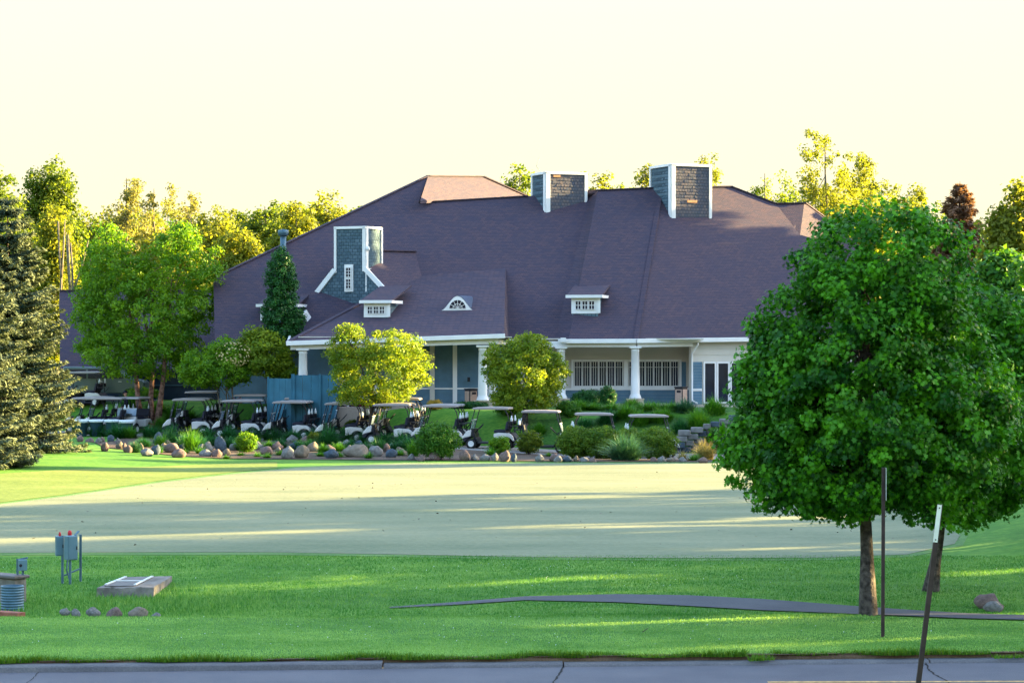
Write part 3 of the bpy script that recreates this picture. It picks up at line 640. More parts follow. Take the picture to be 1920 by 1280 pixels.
m = MB(); m.add([A+ut*s+up*z+nt_*d for d in (0.075, 0.0) for s, z in ((0, 0), (wW, 0), (wW, hW), (0, hW))], [(0, 1, 2, 3), (7, 6, 5, 4), (0, 4, 5, 1), (1, 5, 6, 2), (2, 6, 7, 3), (3, 7, 4, 0)])
cas = m.build('window_casing', M['white'], H)
for zz in (0.10, 0.52): window(H, A+ut*wW*.16+up*hW*zz+nt_*0.078, ut, nt_, wW*.68, hW*.38, 2, 3, 0.035, 0.025)
m = MB(); lp = P(690, 465, tc_.y-.1); m.lathe([(0.02, -.14), (.09, -.12), (.10, 0), (.05, .08), (0, .1)], lp, n=12); m.build('wall_lamp', M['white'], H)

# chimneys
def chimney(px, py_base, py_top, D, w, d, seed, mats, extra):
    cpt = P(px, py_base, D); uu = u18; nn = Vector((u18.y, -u18.x, 0)); bb = -nn
    zt = Z(py_top, D); z0 = cpt.z-2.2 if extra else cpt.z-1.0
    corners = [cpt, cpt+uu*w, cpt+uu*w+bb*d, cpt+bb*d]
    m = MB(); m.add([Vector((p.x, p.y, z0)) for p in corners]+[Vector((p.x, p.y, zt)) for p in corners], [(3, 2, 1, 0), (4, 5, 6, 7), (0, 1, 5, 4), (1, 2, 6, 5), (2, 3, 7, 6), (3, 0, 4, 7)])
    ch = m.build('chimney', M[mats[0]], H)
    o0 = Vector((cpt.x, cpt.y, 0)); oL = Vector((corners[3].x, corners[3].y, 0)); oR = Vector((corners[1].x, corners[1].y, 0))
    shingled((0.02, w-.02, z0, zt-.05), o0, uu, nn, 0.16, 0.17, seed=seed).build('shingle_cladding', M[mats[1]], ch, kind='stuff')
    shingled((0.02, d-.02, z0, zt-.05), oL, -bb, -uu, 0.16, 0.17, seed=seed+1).build('shingle_cladding', M[mats[0]], ch, kind='stuff')
    t = MB(); k = nn*0.05; kl = -uu*0.05
    at = lambda p, z: Vector((p.x, p.y, z))
    for a, b, off, upv, ww in ((at(corners[0], zt), at(corners[1], zt), k, nn, .13), (at(corners[0]+uu*.1, z0), at(corners[0]+uu*.1, zt), k, nn, .24), (at(corners[1]-uu*.05, z0), at(corners[1]-uu*.05, zt), k, nn, .13),
                               (at(corners[3], zt), at(corners[0], zt), kl, uu, .13), (at(corners[3]-bb*.06, z0), at(corners[3]-bb*.06, zt), kl, uu, .14), (at(corners[0]+bb*.1, z0), at(corners[0]+bb*.1, zt), kl, uu, .24),
                               (at(corners[1], zt), at(corners[2], zt), uu*.05, uu, .13), (at(corners[1]+bb*.06, z0), at(corners[1]+bb*.06, zt), uu*.05, uu, .14)):
        t.bar(a+off, b+off, ww, 0.07, up=upv)
    t.build('corner_trim', M['white'], ch)
    cp = MB(); cen = (corners[0]+corners[2])/2; cp.box(Vector((cen.x, cen.y, zt+.05)), (w+.16, d+.16, 0.05), Rz(math.atan2(uu.y, uu.x))); cp.build('cap', M['white'], ch)
    return ch, cpt, uu, nn, zt
D1 = c(1022, 395).y-0.1
ch1, p1, uu, nn, zt1 = chimney(1024, 395, 324, D1, 76*D1/F/math.cos(math.radians(23)), 1.95, 11, ('cedar', 'cedar_brown'), True)
D2 = f_(1260, 405).y-0.1
ch2, p2, uu, nn, zt2 = chimney(1259, 405, 309, D2, 76*D2/F/math.cos(math.radians(23)), 2.6, 21, ('cedar', 'cedar_brown'), False)
for ch, p0, s, z, w in ((ch2, p2, .55, 0.83, 0.6), (ch1, p1, .28, 1.95, .42), (ch1, p1, .05, 1.05, .2)):
    m = MB(); a = p0+uu*(s*2.3)+nn*0.04+Vector((0, 0, z)); m.box(a, (w, 0.03, 0.14), Rz(math.atan2(uu.y, uu.x))); m.build('sun_orange_patch', M['sunlit_orange'], ch)  # thin orange strips paint patches of sun onto the chimneys
m = MB(); m.tube([Vector((p1.x-.1, p1.y+1.2, zt1-.1)), P(1006, 312, D1+1), P(1012, 296, D1+1)], 0.018, 6); m.build('lightning_rod', M['galv'], ch1)
# flue on the left slope
vb = c(531, 470)
m = MB(); m.lathe([(0.16, -1.2), (0.16, .9)], (vb.x, vb.y, vb.z), n=16); fl = m.build('flue', M['galv'], H)
m = MB(); m.lathe([(0.17, .78), (0.28, .84), (0.30, 1.02), (0.28, 1.12), (0.05, 1.16)], (vb.x, vb.y, vb.z), n=16); m.build('cowl', M['galv'], fl)

# shed dormers
def dormer(pl, xl, xr, ytop, ybot, fx0, fx1, fy, seed, hid=False):
    A = hit(pl, xl, ybot); Bx = hit(pl, xr, ybot); D = A.y-0.05
    A = P(xl, ybot, D); B = P(xr, ybot, D-0.25); T = P(xl, ytop, D); hh = T.z-A.z
    u = (Vector((B.x, B.y, 0))-Vector((A.x, A.y, 0))).normalized(); n_ = Vector((u.y, -u.x, 0)); w = (B-A).length; bk_ = -n_
    m = MB(); dep = 2.4
    pts = [A+Vector((0, 0, -.3)), A+u*w+Vector((0, 0, -.3)), A+u*w+bk_*dep, A+bk_*dep]
    m.add([p for p in pts]+[Vector((p.x, p.y, T.z)) for p in pts], [(3, 2, 1, 0), (4, 5, 6, 7), (0, 1, 5, 4), (1, 2, 6, 5), (2, 3, 7, 6), (3, 0, 4, 7)])
    d = m.build('dormer', M['cedar'], H)
    f = MB(); q = A+n_*0.04
    f.add([q+u*s+up*z+n_*e for e in (0.0, -.05) for s, z in ((-.04, -.02), (w+.05, -.02), (w+.05, hh), (-.04, hh))], [(0, 1, 2, 3), (7, 6, 5, 4), (0, 4, 5, 1), (1, 5, 6, 2), (2, 6, 7, 3), (3, 7, 4, 0)])
    f.bar(q+u*(w+.06)+bk_*.02, q+u*(w+.06)+bk_*.02+up*hh, 0.14, 0.14)
    f.build('front_trim', M['white'], d)
    ww = w*0.235
    for k in range(3): window(d, A+n_*0.045+u*(w*.12+k*w*.265)+up*hh*.22, u, n_, ww, hh*.58, 2, 2, 0.03, 0.028, name='window', panes=True)
    # roof of the dormer and its white edge
    fz = Z(fy, D); e0 = A+n_*0.3-u*((xl-fx0)*D/F); e0.z = fz; e1 = A+n_*0.3+u*(w+0.25); e1.z = fz
    b0 = e0+bk_*4.2+up*0.88; b1 = e1+bk_*4.2+up*0.88
    r = MB(); r.slab([e0, e1, b1, b0], 0.10, Vector((0, 0, -1))); r.build('dormer_roof', M['roof'], d)
    t = MB(); t.bar(e0+Vector((0, 0, -.05))-u*.02, e1+Vector((0, 0, -.05)), 0.05, 0.15); t.bar(e1+Vector((0, 0, -.05)), e1+bk_*2.1+u*0.05+Vector((0, 0, -.05)), 0.05, 0.15); t.build('fascia', M['white'], d)
    return d
dormer(PL, 684, 727, 569, 594, 677, 760, 564, 1)
dormer(PFb, 1073, 1121, 558, 587, 1063, 1158, 554, 2)
dormer(PC, 490, 552, 575, 600, 483, 562, 571, 3)
# eyebrow dormer
eb0 = hit(PL, 826, 581); De = eb0.y-0.1; wE = 64*De/F; hE = 27*De/F; eA = P(826, 582, De)
prof = []
for k in range(25):
    s = k/24; x = abs(s*2-1); prof.append((s*wE, hE*(0.5+0.5*math.cos(math.pi*min(1, x*1.04)))**0.85))
m = MB(); m.prism(prof, -0.06, 0.06, c=eA); eb = m.build('eyebrow_dormer', M['white'], H)
half = [(wE*.5+wE*.245*math.cos(a), 0.10+hE*.60*math.sin(a)) for a in np.linspace(0, math.pi, 17)]
m = MB(); m.prism(half, -0.075, -0.062, c=eA); m.build('pane', M['glass'], eb)
m = MB(); cxE = Vector((eA.x+wE*.5, eA.y-.085, eA.z+.10))
for a in np.linspace(0, math.pi, 7): m.bar(cxE, cxE+Vector((wE*.245*math.cos(a), 0, hE*.6*math.sin(a))), 0.022, 0.02)
for rr in (0.55, 1.0):
    for a, b in zip(np.linspace(0, math.pi, 15)[:-1], np.linspace(0, math.pi, 15)[1:]): m.bar(cxE+Vector((wE*.245*rr*math.cos(a), 0, hE*.6*rr*math.sin(a))), cxE+Vector((wE*.245*rr*math.cos(b), 0, hE*.6*rr*math.sin(b))), 0.024, 0.02)
m.build('muntin', M['white'], eb)
m = MB(); base = [(x, z*1.02+.02) for x, z in prof[3:22]]
V = [Vector((eA.x+x+dy*0.30, eA.y+0.062+dy, eA.z+z)) for dy in (0, 2.6) for x, z in base]; n = len(base)
m.add(V, [(i, i+1, i+1+n, i+n) for i in range(n-1)], True); m.build('barrel_roof', M['lead'], eb, fix=False)
for zf in (0.35, 0.6, .85):
    m = MB(); m.bar(eA+Vector((wE*.86-zf*wE*.25, 0.1, hE*zf)), eA+Vector((wE*.86-zf*wE*.25+.4, 2.2, hE*zf)), 0.03, 0.03); m.build('standing_seam', M['lead'], eb)

# ================================================================== PLANTS
QUAD = np.array([(0, -.5), (.30, -.05), (0, .5), (-.30, -.05)])
MAPLE = np.array([(0, -.5), (.16, -.26), (.5, -.22), (.28, .02), (.46, .32), (.15, .22), (0, .56), (-.15, .22), (-.46, .32), (-.28, .02), (-.5, -.22), (-.16, -.26)])
def leaves_obj(name, C, N, S, mat, parent, shape=QUAD, bend=0.18, rng=RNG, rnd=None, droop=None):
    n = len(C); k = len(shape)
    N = N/np.linalg.norm(N, axis=1, keepdims=True)
    T = rng.normal(size=(n, 3)) if droop is None else droop+0.5*rng.normal(size=(n, 3))
    T -= N*np.sum(T*N, 1, keepdims=True); T /= np.linalg.norm(T, axis=1, keepdims=True)+1e-9
    B = np.cross(N, T)
    V = C[:, None, :]+S[:, None, None]*(B[:, None, :]*shape[None, :, 0, None]+T[:, None, :]*shape[None, :, 1, None]
        - N[:, None, :]*bend*(np.abs(shape[None, :, 0, None])*1.2+shape[None, :, 1, None]**2))
    org = np.array(ORIGIN[root_of(parent).name]) if parent else np.zeros(3)
    me = raw_mesh(name, V.reshape(-1, 3)-org, np.arange(n*k).reshape(n, k), k)
    face_attr(me, rng.random(n) if rnd is None else rnd); me.materials.append(mat)
    o = link(bpy.data.objects.new(name, me)); o.parent = parent
    return o
def crown_pts(ells, nc, nl, cr, rng, inner=0.24, flat=0.8):
    e = np.array(ells, float); wgt = (e[:, 3]*e[:, 4]*e[:, 5])**(2/3); wgt /= wgt.sum()
    i = rng.choice(len(e), nc, p=wgt); d = rng.normal(size=(nc, 3)); d /= np.linalg.norm(d, axis=1, keepdims=True)
    r = np.clip(1-np.abs(rng.normal(0, inner, nc)), 0.2, 1.0)
    cc = e[i, :3]+d*r[:, None]*e[i, 3:6]
    sz = cr*rng.uniform(0.65, 1.35, nc)
    off = rng.normal(size=(nc, nl, 3)); off /= np.linalg.norm(off, axis=2, keepdims=True)
    off *= (rng.random((nc, nl, 1))**0.45); off[..., 2] *= flat
    C = (cc[:, None, :]+off*sz[:, None, None]).reshape(-1, 3)
    out = np.repeat(d, nl, 0); N = 0.75*off.reshape(-1, 3)+0.35*out+np.array([0, 0, .35])+0.55*rng.normal(size=(nc*nl, 3))
    tone = np.clip(np.repeat(rng.normal(0.45, 0.28, nc), nl)+rng.normal(0, .2, nc*nl), 0, 1)
    return cc, C, N, tone
def trunk_mesh(base, top, r0, r1, rng, nb=7, wob=0.06, n=10):
    base, top = Vector(base), Vector(top); h = (top-base).length; pts, rad = [], []
    for k in range(nb):
        t = k/(nb-1); w = wob*h*t*(1-t)
        pts.append(base.lerp(top, t)+Vector((rng.normal()*w*.5, rng.normal()*w*.5, 0))); rad.append((r0+(r1-r0)*t)*(1.35 if k == 0 else 1))
    m = MB(); m.tube([pts[0]-Vector((0, 0, .15))]+pts, [rad[0]*1.1]+rad, n); return m, pts, rad
def tree(name, label, cat, base, ells, leafmat, bark, r0, nc, nl, cr, ls, group=None, seed=1, shape=QUAD, stems=None, limbs=14, top=None, inner=0.24, flat=0.8, blossom=None, rmin=0.55):
    rng = np.random.default_rng(seed); base = Vector(base)
    t = thing(name, label, cat, base, 0, group)
    cc, C, N, tone = crown_pts(ells, nc, nl, cr, rng, inner, flat)
    S = ls*rng.uniform(rmin, 1.3, len(C))
    leaves_obj('crown', C, N, S, leafmat, t, shape, rng=rng, rnd=tone)
    e = np.array(ells, float); ctr = Vector(e[:, :3].mean(0)); zt = (e[:, 2]+e[:, 5]*0.75).max()
    tops = stems or [(top or Vector((ctr.x, ctr.y, zt)), base)]
    for tp, bs in tops:
        m, pts, rad = trunk_mesh(bs, tp, r0, r0*0.16, rng)
        for k in range(limbs//len(tops)):
            a = rng.integers(2, len(pts)-1); q = Vector(cc[rng.integers(0, len(cc))]); st = pts[a]
            if (q-st).length < 0.3: continue
            mid = st.lerp(q, 0.5)+Vector((0, 0, 0.10*(q-st).length)); m.tube([st, mid, q], [rad[a]*.55, rad[a]*.33, rad[a]*.10], 6, False)
        m.build('trunk', bark, t, fix=False)
    if blossom:
        bm_, (bx, by, bz, br), nb = blossom
        d = rng.normal(size=(nb, 3)); d /= np.linalg.norm(d, axis=1, keepdims=True); Cb = np.array([bx, by, bz])+d*br*np.array([1, .8, .7])
        leaves_obj('blossom', Cb, d+np.array([0, -.3, .4]), ls*1.1*rng.uniform(.6, 1.2, nb), bm_, t, shape, rng=rng)
    return t
def ell(px, py, rw, rh, D, ratio=1.0, dY=0):
    p = P(px, py, D); s = D/F; return (p.x, D+dY, p.z, rw*s, rw*s*ratio, rh*s)
def shrub(name, label, px, pyb, rw, h, mat, nc=60, nl=60, cr=0.22, ls=0.07, D=None, group=None, seed=1, cat='shrub', blossom=None, ratio=0.9):
    b = G(px, pyb) if D is None else onG((px-CX)/F*D, D); s = b.y/F
    e = [(b.x, b.y, b.z+h*s*0.5, rw*s*.92, rw*s*.9*ratio, h*s*0.44)]
    rng = np.random.default_rng(seed); t = thing(name, label, cat, b, 0, group)
    cc, C, N, tone = crown_pts(e, nc, nl, cr, rng, 0.25, 0.9); C[:, 2] = np.maximum(C[:, 2], b.z+0.02)
    leaves_obj('foliage', C, N, ls*rng.uniform(.6, 1.3, len(C)), mat, t, rng=rng, rnd=tone)
    m = MB()
    for k in range(7):
        q = Vector(cc[k]); m.tube([b+Vector((rng.uniform(-.08, .08), rng.uniform(-.08, .08), -.05)), b.lerp(q, .5)+Vector((0, 0, .08)), q], [.022, .016, .007], 5, False)
    m.build('stem', M['bark'], t, fix=False)
    if blossom:
        bm_, nb, hb = blossom; k = rng.choice(len(C), nb); Cb = C[k]+np.array([0, -.03, .05]); Cb[:, 2] = np.maximum(Cb[:, 2], b.z+hb*h*s)
        leaves_obj('blossom', Cb, rng.normal(size=(nb, 3))+np.array([0, -.5, .6]), ls*.9*rng.uniform(.6, 1.2, nb), bm_, t, rng=rng)
    return t
def blades(name, base_xyz, H_, spread, W, mat, parent, rng, segs=4, droop=0.35, rnd=None):
    n = len(base_xyz); az = rng.uniform(0, 2*np.pi, n); d = np.stack([np.cos(az), np.sin(az), 0*az], 1); side = np.stack([-np.sin(az), np.cos(az), 0*az], 1)
    V = []
    for k in range(segs+1):
        t = k/segs; c_ = base_xyz+d*(spread*t**1.7)[:, None]+np.array([0, 0, 1.0])*(H_*(t-droop*t*t*(spread/(H_+1e-6)).clip(0, 1.2)))[:, None]
        w = (W*(1-t**1.6)+0.001)[:, None]; V += [c_-side*w, c_+side*w]
    V = np.stack(V, 1); k2 = 2*(segs+1)
    fa = np.concatenate([np.array([[2*i, 2*i+1, 2*i+3, 2*i+2] for i in range(segs)])[None]+np.arange(n)[:, None, None]*k2], 0).reshape(-1, 4)
    org = np.array(ORIGIN[root_of(parent).name]) if parent else np.zeros(3)
    me = raw_mesh(name, V.reshape(-1, 3)-org, fa, 4); face_attr(me, np.repeat(rng.random(n) if rnd is None else rnd, segs)); me.materials.append(mat)
    o = link(bpy.data.objects.new(name, me)); o.parent = parent; return o
def grass_clump(label, px, pyb, rw, h, mat, n=260, D=None, group='ornamental grass clumps', seed=1, spread=0.8, W=0.012, plume=None, cat='ornamental grass'):
    b = G(px, pyb) if D is None else onG((px-CX)/F*D, D); s = b.y/F; rng = np.random.default_rng(seed)
    t = thing('ornamental_grass', label, cat, b, 0, group); t['kind'] = 'thing'; r = rw*s; hh = h*s
    a = rng.uniform(0, 6.283, n); q = np.sqrt(rng.random(n))*r*0.55
    base = np.stack([b.x+np.cos(a)*q, b.y+np.sin(a)*q*.7, np.full(n, b.z-.02)], 1)
    base[:, 2] = zg(base[:, 0], base[:, 1])
    qq = q/(r*.55+1e-6)
    blades('blade_tuft', base, hh*rng.uniform(.45, 1.2, n)*(1-.45*qq*qq), r*spread*rng.uniform(.15, 1.25, n), W*rng.uniform(.7, 1.3, n), mat, t, rng)
    if plume is not None:
        k = 60; C = np.stack([b.x+rng.normal(0, r*.4, k), b.y+rng.normal(0, r*.3, k), b.z+hh*rng.uniform(.8, 1.15, k)], 1)
        leaves_obj('plume', C, rng.normal(size=(k, 3)), np.full(k, .09), plume, t, rng=rng)
    return t
def spruce(label, base, height, rad, seed, n_whorl=30, nb=13, cone=0.85, leafmat='spruce', barkm='bark', name='spruce_tree', group='blue spruces', ts=0.16):
    rng = np.random.default_rng(seed); base = Vector(base); t = thing(name, label, 'tree', base, 0, group)
    C, N, S, T, R = [], [], [], [], []
    br = MB()
    for w in range(n_whorl):
        f = (w+rng.uniform(-.3, .3))/n_whorl; f = min(max(f, 0.01), .985); z = base.z+height*(0.03+0.95*f); L_ = rad*((1-f)**cone)*1.0+0.12
        for k in range(max(5, int(nb*(1-0.45*f)))):
            az = rng.uniform(0, 6.283); Lb = L_*rng.uniform(.72, 1.12); d = np.array([math.cos(az), math.sin(az), 0]); sd = np.array([-d[1], d[0], 0])
            st = np.array([base.x, base.y, z]); rise = rng.uniform(-.20, .12)-0.18*(1-f)
            m_ = max(7, int(Lb/0.075))
            for j in range(m_):
                u = (j+0.5)/m_
                if u < 0.22: continue
                p = st+d*Lb*u+np.array([0, 0, Lb*(rise*u+0.22*u*u)])
                wd = Lb*0.26*(1.08-u)**0.8
                for q in range(9):
                    s_ = rng.uniform(-1, 1); pp = p+sd*s_*wd+np.array([0, 0, -abs(s_)*wd*.30+rng.normal(0, .03)])
                    C.append(pp); T.append(d*0.8+sd*s_*0.9+np.array([0, 0, rng.uniform(-.35, .1)])); N.append(np.array([0, 0, 1])+rng.normal(0, .45, 3)+d*.35); S.append(ts*rng.uniform(.8, 1.6)*(0.8+.3*(1-u)))
                    R.append(np.clip(0.10+0.75*u**1.5+rng.normal(0, .15), 0, 1))  # needles painted darker inside, paler at the tips, like shade and sunlight
            if k % 2 == 0: br.tube([Vector(st), Vector(st+d*Lb*.8+np.array([0, 0, Lb*(rise*.8+.14)]))], [.03, .008], 5, False)
    C, N, T, S = np.array(C), np.array(N), np.array(T), np.array(S)
    sh = np.array([(0, -.6), (.13, -.15), (.10, .35), (0, .7), (-.10, .35), (-.13, -.15)])
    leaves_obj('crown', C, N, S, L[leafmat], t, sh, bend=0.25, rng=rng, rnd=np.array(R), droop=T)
    br.tube([base-Vector((0, 0, .1)), base+Vector((0, 0, height*.5)), base+Vector((0, 0, height*.98))], [0.16, .1, .015], 8); br.build('trunk', M[barkm], t, fix=False)
    return t

# ---- the big maples in front
mb_ = G(1628, 1153)
tree('maple_tree', 'big dense dark green maple beside the tall sign post', 'tree', mb_,
     [ell(1640, 800, 268, 165, mb_.y, .95), ell(1625, 660, 215, 190, mb_.y, .95), ell(1668, 515, 172, 132, mb_.y, .95), ell(1490, 720, 115, 115, mb_.y), ell(1445, 850, 98, 100, mb_.y), ell(1790, 760, 110, 120, mb_.y), ell(1560, 890, 150, 80, mb_.y), ell(1740, 890, 130, 75, mb_.y)],
     L['maple'], M['bark'], 0.13, 1300, 84, 0.285, 0.092, seed=31, shape=MAPLE, limbs=30, inner=0.17)
m2 = G(1745, 1108)
tree('maple_tree', 'second maple with a leaning trunk behind the big maple', 'tree', m2,
     [ell(1830, 790, 170, 190, m2.y), ell(1800, 900, 130, 90, m2.y), ell(1890, 700, 110, 130, m2.y), ell(1850, 640, 85, 110, m2.y)], L['maple'], M['bark'], 0.13, 480, 74, 0.34, 0.105, seed=32, shape=MAPLE, limbs=14, top=P(1800, 800, m2.y))
t3 = onG((1985-CX)/F*56, 56.0)
tree('maple_tree', 'dark green tree at the far right edge behind the maples', 'tree', t3,
     [ell(1960, 760, 95, 200, 56), ell(1980, 560, 80, 150, 56)], L['mid'], M['bark'], 0.14, 240, 50, 0.42, 0.15, seed=33, limbs=10)
# ---- two young maples by the carts
for px, D, es, lab, sd in ((693, 113.5, [(708, 700, 92, 55), (660, 665, 48, 52), (735, 655, 60, 40), (655, 640, 26, 38), (775, 690, 36, 45), (700, 735, 80, 26)], 'sunlit golden-green young maple in front of the left porch', 41),
                           (983, 112.0, [(985, 700, 76, 52), (990, 665, 45, 40), (935, 680, 30, 40), (1040, 700, 26, 42), (985, 745, 68, 26), (1000, 645, 20, 22)], 'rounded yellow-green young maple beside the porch column', 42)):
    bb = onG((px-CX)/F*D, D)
    tree('young_maple_tree', lab, 'tree', bb, [ell(a, b, c_, d, D) for a, b, c_, d in es], L['young'], M['bark'], 0.15, 560, 60, 0.28, 0.115, seed=sd, limbs=14, inner=.2, top=P(px+12, 650, D))
# ---- left group
bb = onG((280-CX)/F*127.5, 127.5)
st3 = [(P(280+dx*3.0, 520, 127.5+dy), Vector((bb.x+dx*0.033*1.0, bb.y+dy*.3, bb.z))) for dx, dy in ((-14, 0), (2, .8), (14, -.3))]
tree('river_birch_tree', 'large bright green tree with three peeling reddish trunks', 'tree', bb,
     [ell(272, 590, 128, 95, 127.5), ell(212, 530, 72, 95, 127.5), ell(335, 520, 82, 95, 127.5), ell(275, 660, 122, 48, 127.5), ell(207, 462, 36, 46, 127.5), ell(335, 455, 42, 40, 127.5), ell(388, 550, 36, 60, 127.5), ell(170, 600, 36, 80, 127.5)],
     L['bright'], M['bark_red'], 0.16, 980, 52, 0.42, 0.17, seed=51, stems=st3, limbs=18)
bb = onG((420-CX)/F*121.8, 121.8); pbl = P(438, 664, 120.6)
tree('small_tree', 'low spreading green tree with a patch of cream blossom', 'tree', bb, [ell(408, 690, 75, 36, 121.8), ell(430, 662, 48, 30, 121.8), ell(370, 700, 34, 28, 121.8)], L['bright'], M['bark_pale'], 0.06, 340, 48, .32, .14, seed=52, limbs=12,
     stems=[(P(400, 680, 121.8), bb), (P(440, 680, 121.8), bb+Vector((.3, 0, 0))), (P(425, 670, 121.8), bb+Vector((.1, .3, 0)))], blossom=(L['cream'], (pbl.x, pbl.y, pbl.z, .9), 170))
bb = onG((505-CX)/F*121.5, 121.5)
tree('small_tree', 'loose olive-green tree beside the left porch corner', 'tree', bb, [ell(500, 665, 46, 42, 121.5), ell(478, 640, 26, 24, 121.5), ell(530, 690, 26, 24, 121.5)], L['young'], M['bark_pale'], 0.06, 240, 46, .34, .15, seed=53, limbs=10)
bb = onG((527-CX)/F*122.6, 122.6)
tree('columnar_tree', 'narrow dark green columnar tree in front of the left roof slope', 'tree', bb, [ell(527, 590, 34, 60, 122.6), ell(527, 530, 29, 55, 122.6), ell(526, 490, 15, 30, 122.6), ell(553, 600, 18, 30, 122.6)], L['dark'], M['bark'], 0.09, 420, 54, .25, .125, seed=54, limbs=8)
# ---- spruces
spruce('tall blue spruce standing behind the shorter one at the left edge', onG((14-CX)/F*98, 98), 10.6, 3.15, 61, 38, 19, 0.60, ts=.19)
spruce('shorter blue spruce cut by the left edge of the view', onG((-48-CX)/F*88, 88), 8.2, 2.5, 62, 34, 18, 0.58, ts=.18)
# ---- woods behind
BGT = [  # px, top y, half width, D, leaf, label, clumps, thin
 (-30, 395, 74, 199, 'wood', 'hazy tree at the very back behind the cut-off woodland tree', 120, 0),
 (60, 400, 74, 200, 'woody', 'hazy tree at the very back behind the spruce top', 120, 0),
 (150, 385, 74, 199, 'woody', 'hazy tree at the very back right of the tall oak', 120, 0),
 (225, 380, 74, 200, 'woody', 'hazy tree at the very back under the tallest pale tree', 120, 0),
 (310, 378, 74, 201, 'woody', 'hazy tree at the very back between the pale trees', 120, 0),
 (395, 385, 74, 199, 'woody', 'hazy tree at the very back right of the slender pale tree', 120, 0),
 (470, 388, 74, 200, 'wood', 'hazy tree at the very back left of the flue', 120, 0),
 (545, 378, 74, 201, 'woody', 'hazy tree at the very back above the flue', 120, 0),
 (610, 372, 74, 200, 'wood', 'hazy tree at the very back along the roof slope', 120, 0),
 (1100, 345, 74, 200, 'woody', 'hazy tree at the very back between the chimneys', 120, 0),
 (1400, 355, 74, 200, 'woody', 'hazy tree at the very back above the right ridge', 120, 0),
 (1520, 345, 74, 200, 'woody', 'hazy tree at the very back left of the maple top', 120, 0),
 (1650, 330, 74, 200, 'woody', 'hazy tree at the very back over the maple top', 120, 0),
 (1745, 372, 74, 190, 'wood', 'hazy tree at the very back left of the brown conifer', 120, 0),
 (20, 410, 70, 190, 'wood', 'green tree in the back of the wood behind the spruce tip', 130, 0), (140, 400, 66, 192, 'wood', 'green tree in the back of the wood behind the bare trunks', 130, 0), (205, 395, 62, 194, 'woody', 'yellow-green tree low behind the tallest pale tree', 120, 0), (275, 390, 66, 193, 'woody', 'yellow-green tree filling between the pale thin trees', 120, 0), (380, 405, 62, 188, 'woody', 'low golden tree right of the slender pale tree', 120, 0), (435, 395, 60, 192, 'woody', 'golden tree in the back row above the left roof edge', 120, 0), (530, 385, 58, 193, 'wood', 'green tree in the back row behind the flue', 110, 0), (585, 380, 54, 192, 'wood', 'green tree in the back row beside the roof slope', 110, 0), (645, 385, 42, 192, 'woody', 'golden tree low at the roof slope and skyline', 90, 0), (935, 335, 32, 194, 'woody', 'low yellow tree left of the first chimney', 70, 0), (1170, 335, 36, 194, 'wood', 'low tree between the two chimneys', 70, 0), (1480, 345, 42, 192, 'wood', 'low tree behind the right hip', 80, 0), (1590, 335, 56, 192, 'woody', 'wide low tree under the tallest sparse tree', 120, 0), (1680, 380, 50, 190, 'wood', 'wide tree behind the maple top', 90, 0), (1850, 430, 44, 150, 'wood', 'green tree behind the brown conifer', 90, 0),
 (-20, 300, 62, 172, 'wood', 'dark rounded woodland tree cut by the left edge above the spruce', 200, 0), (95, 292, 55, 178, 'wood', 'tall dark-topped oak rising left of the pale thin trees', 230, 0),
 (35, 400, 55, 165, 'wood', 'mid-height tree between the spruce and the tall oak', 170, 0), (105, 385, 42, 160, 'woody', 'bright yellow-green tree below the tall oak', 130, 0),
 (170, 470, 55, 168, 'wood', 'low green tree behind the bare grey trunks', 150, 0), (235, 330, 48, 176, 'pale', 'tall thin pale-leaved tree above the bright green tree', 90, 1),
 (290, 350, 42, 182, 'pale', 'second thin pale tree, beside the tallest pale one', 80, 1), (355, 355, 34, 178, 'pale', 'slender thin pale tree standing alone on the skyline', 60, 1),
 (330, 430, 70, 165, 'woody', 'broad yellow-green tree behind the bright green tree', 170, 0), (410, 395, 55, 172, 'woody', 'yellow tree right of the pale thin trees', 150, 0),
 (455, 420, 48, 160, 'woody', 'rounded golden tree just above the left roof edge', 150, 0), (500, 368, 46, 180, 'wood', 'tree with a ragged top above the flue', 130, 0),
 (560, 372, 42, 170, 'woody', 'golden tree behind the flue', 130, 0), (615, 352, 40, 176, 'woody', 'tallest golden tree beside the long left roof slope', 130, 0),
 (672, 378, 30, 186, 'wood', 'small dark tree where the roof slope meets the skyline', 80, 0), (975, 302, 42, 182, 'wood', 'rounded tree behind the first chimney', 110, 0),
 (1078, 312, 28, 186, 'wood', 'small tree peeping over the right side of the first chimney', 70, 0), (1135, 320, 32, 178, 'woody', 'yellow-green tree right of the first chimney', 80, 0),
 (1212, 302, 30, 182, 'woody', 'tree just left of the second chimney', 80, 0), (1318, 288, 32, 184, 'woody', 'tree behind the right side of the second chimney', 70, 1),
 (1440, 322, 42, 180, 'wood', 'sparse tree above the right-hand hip', 60, 1), (1548, 248, 52, 172, 'woody', 'tallest sparse tree on the skyline left of the big maple', 130, 1),
 (1625, 290, 55, 176, 'woody', 'broad open tree behind the top of the big maple', 140, 1), (1700, 345, 46, 182, 'woody', 'tree just above the crown of the big maple', 90, 0),
 (1905, 338, 52, 120, 'woody', 'tall yellow-green tree at the right edge', 200, 0), (1890, 470, 62, 100, 'mid', 'darker green tree below the yellow one at the right edge', 200, 0),
 (1850, 590, 48, 105, 'woody', 'golden lit shrubby tree between the maple and the right edge', 120, 0), (1760, 520, 60, 130, 'wood', 'tree hidden mostly behind the big maple', 120, 0)]
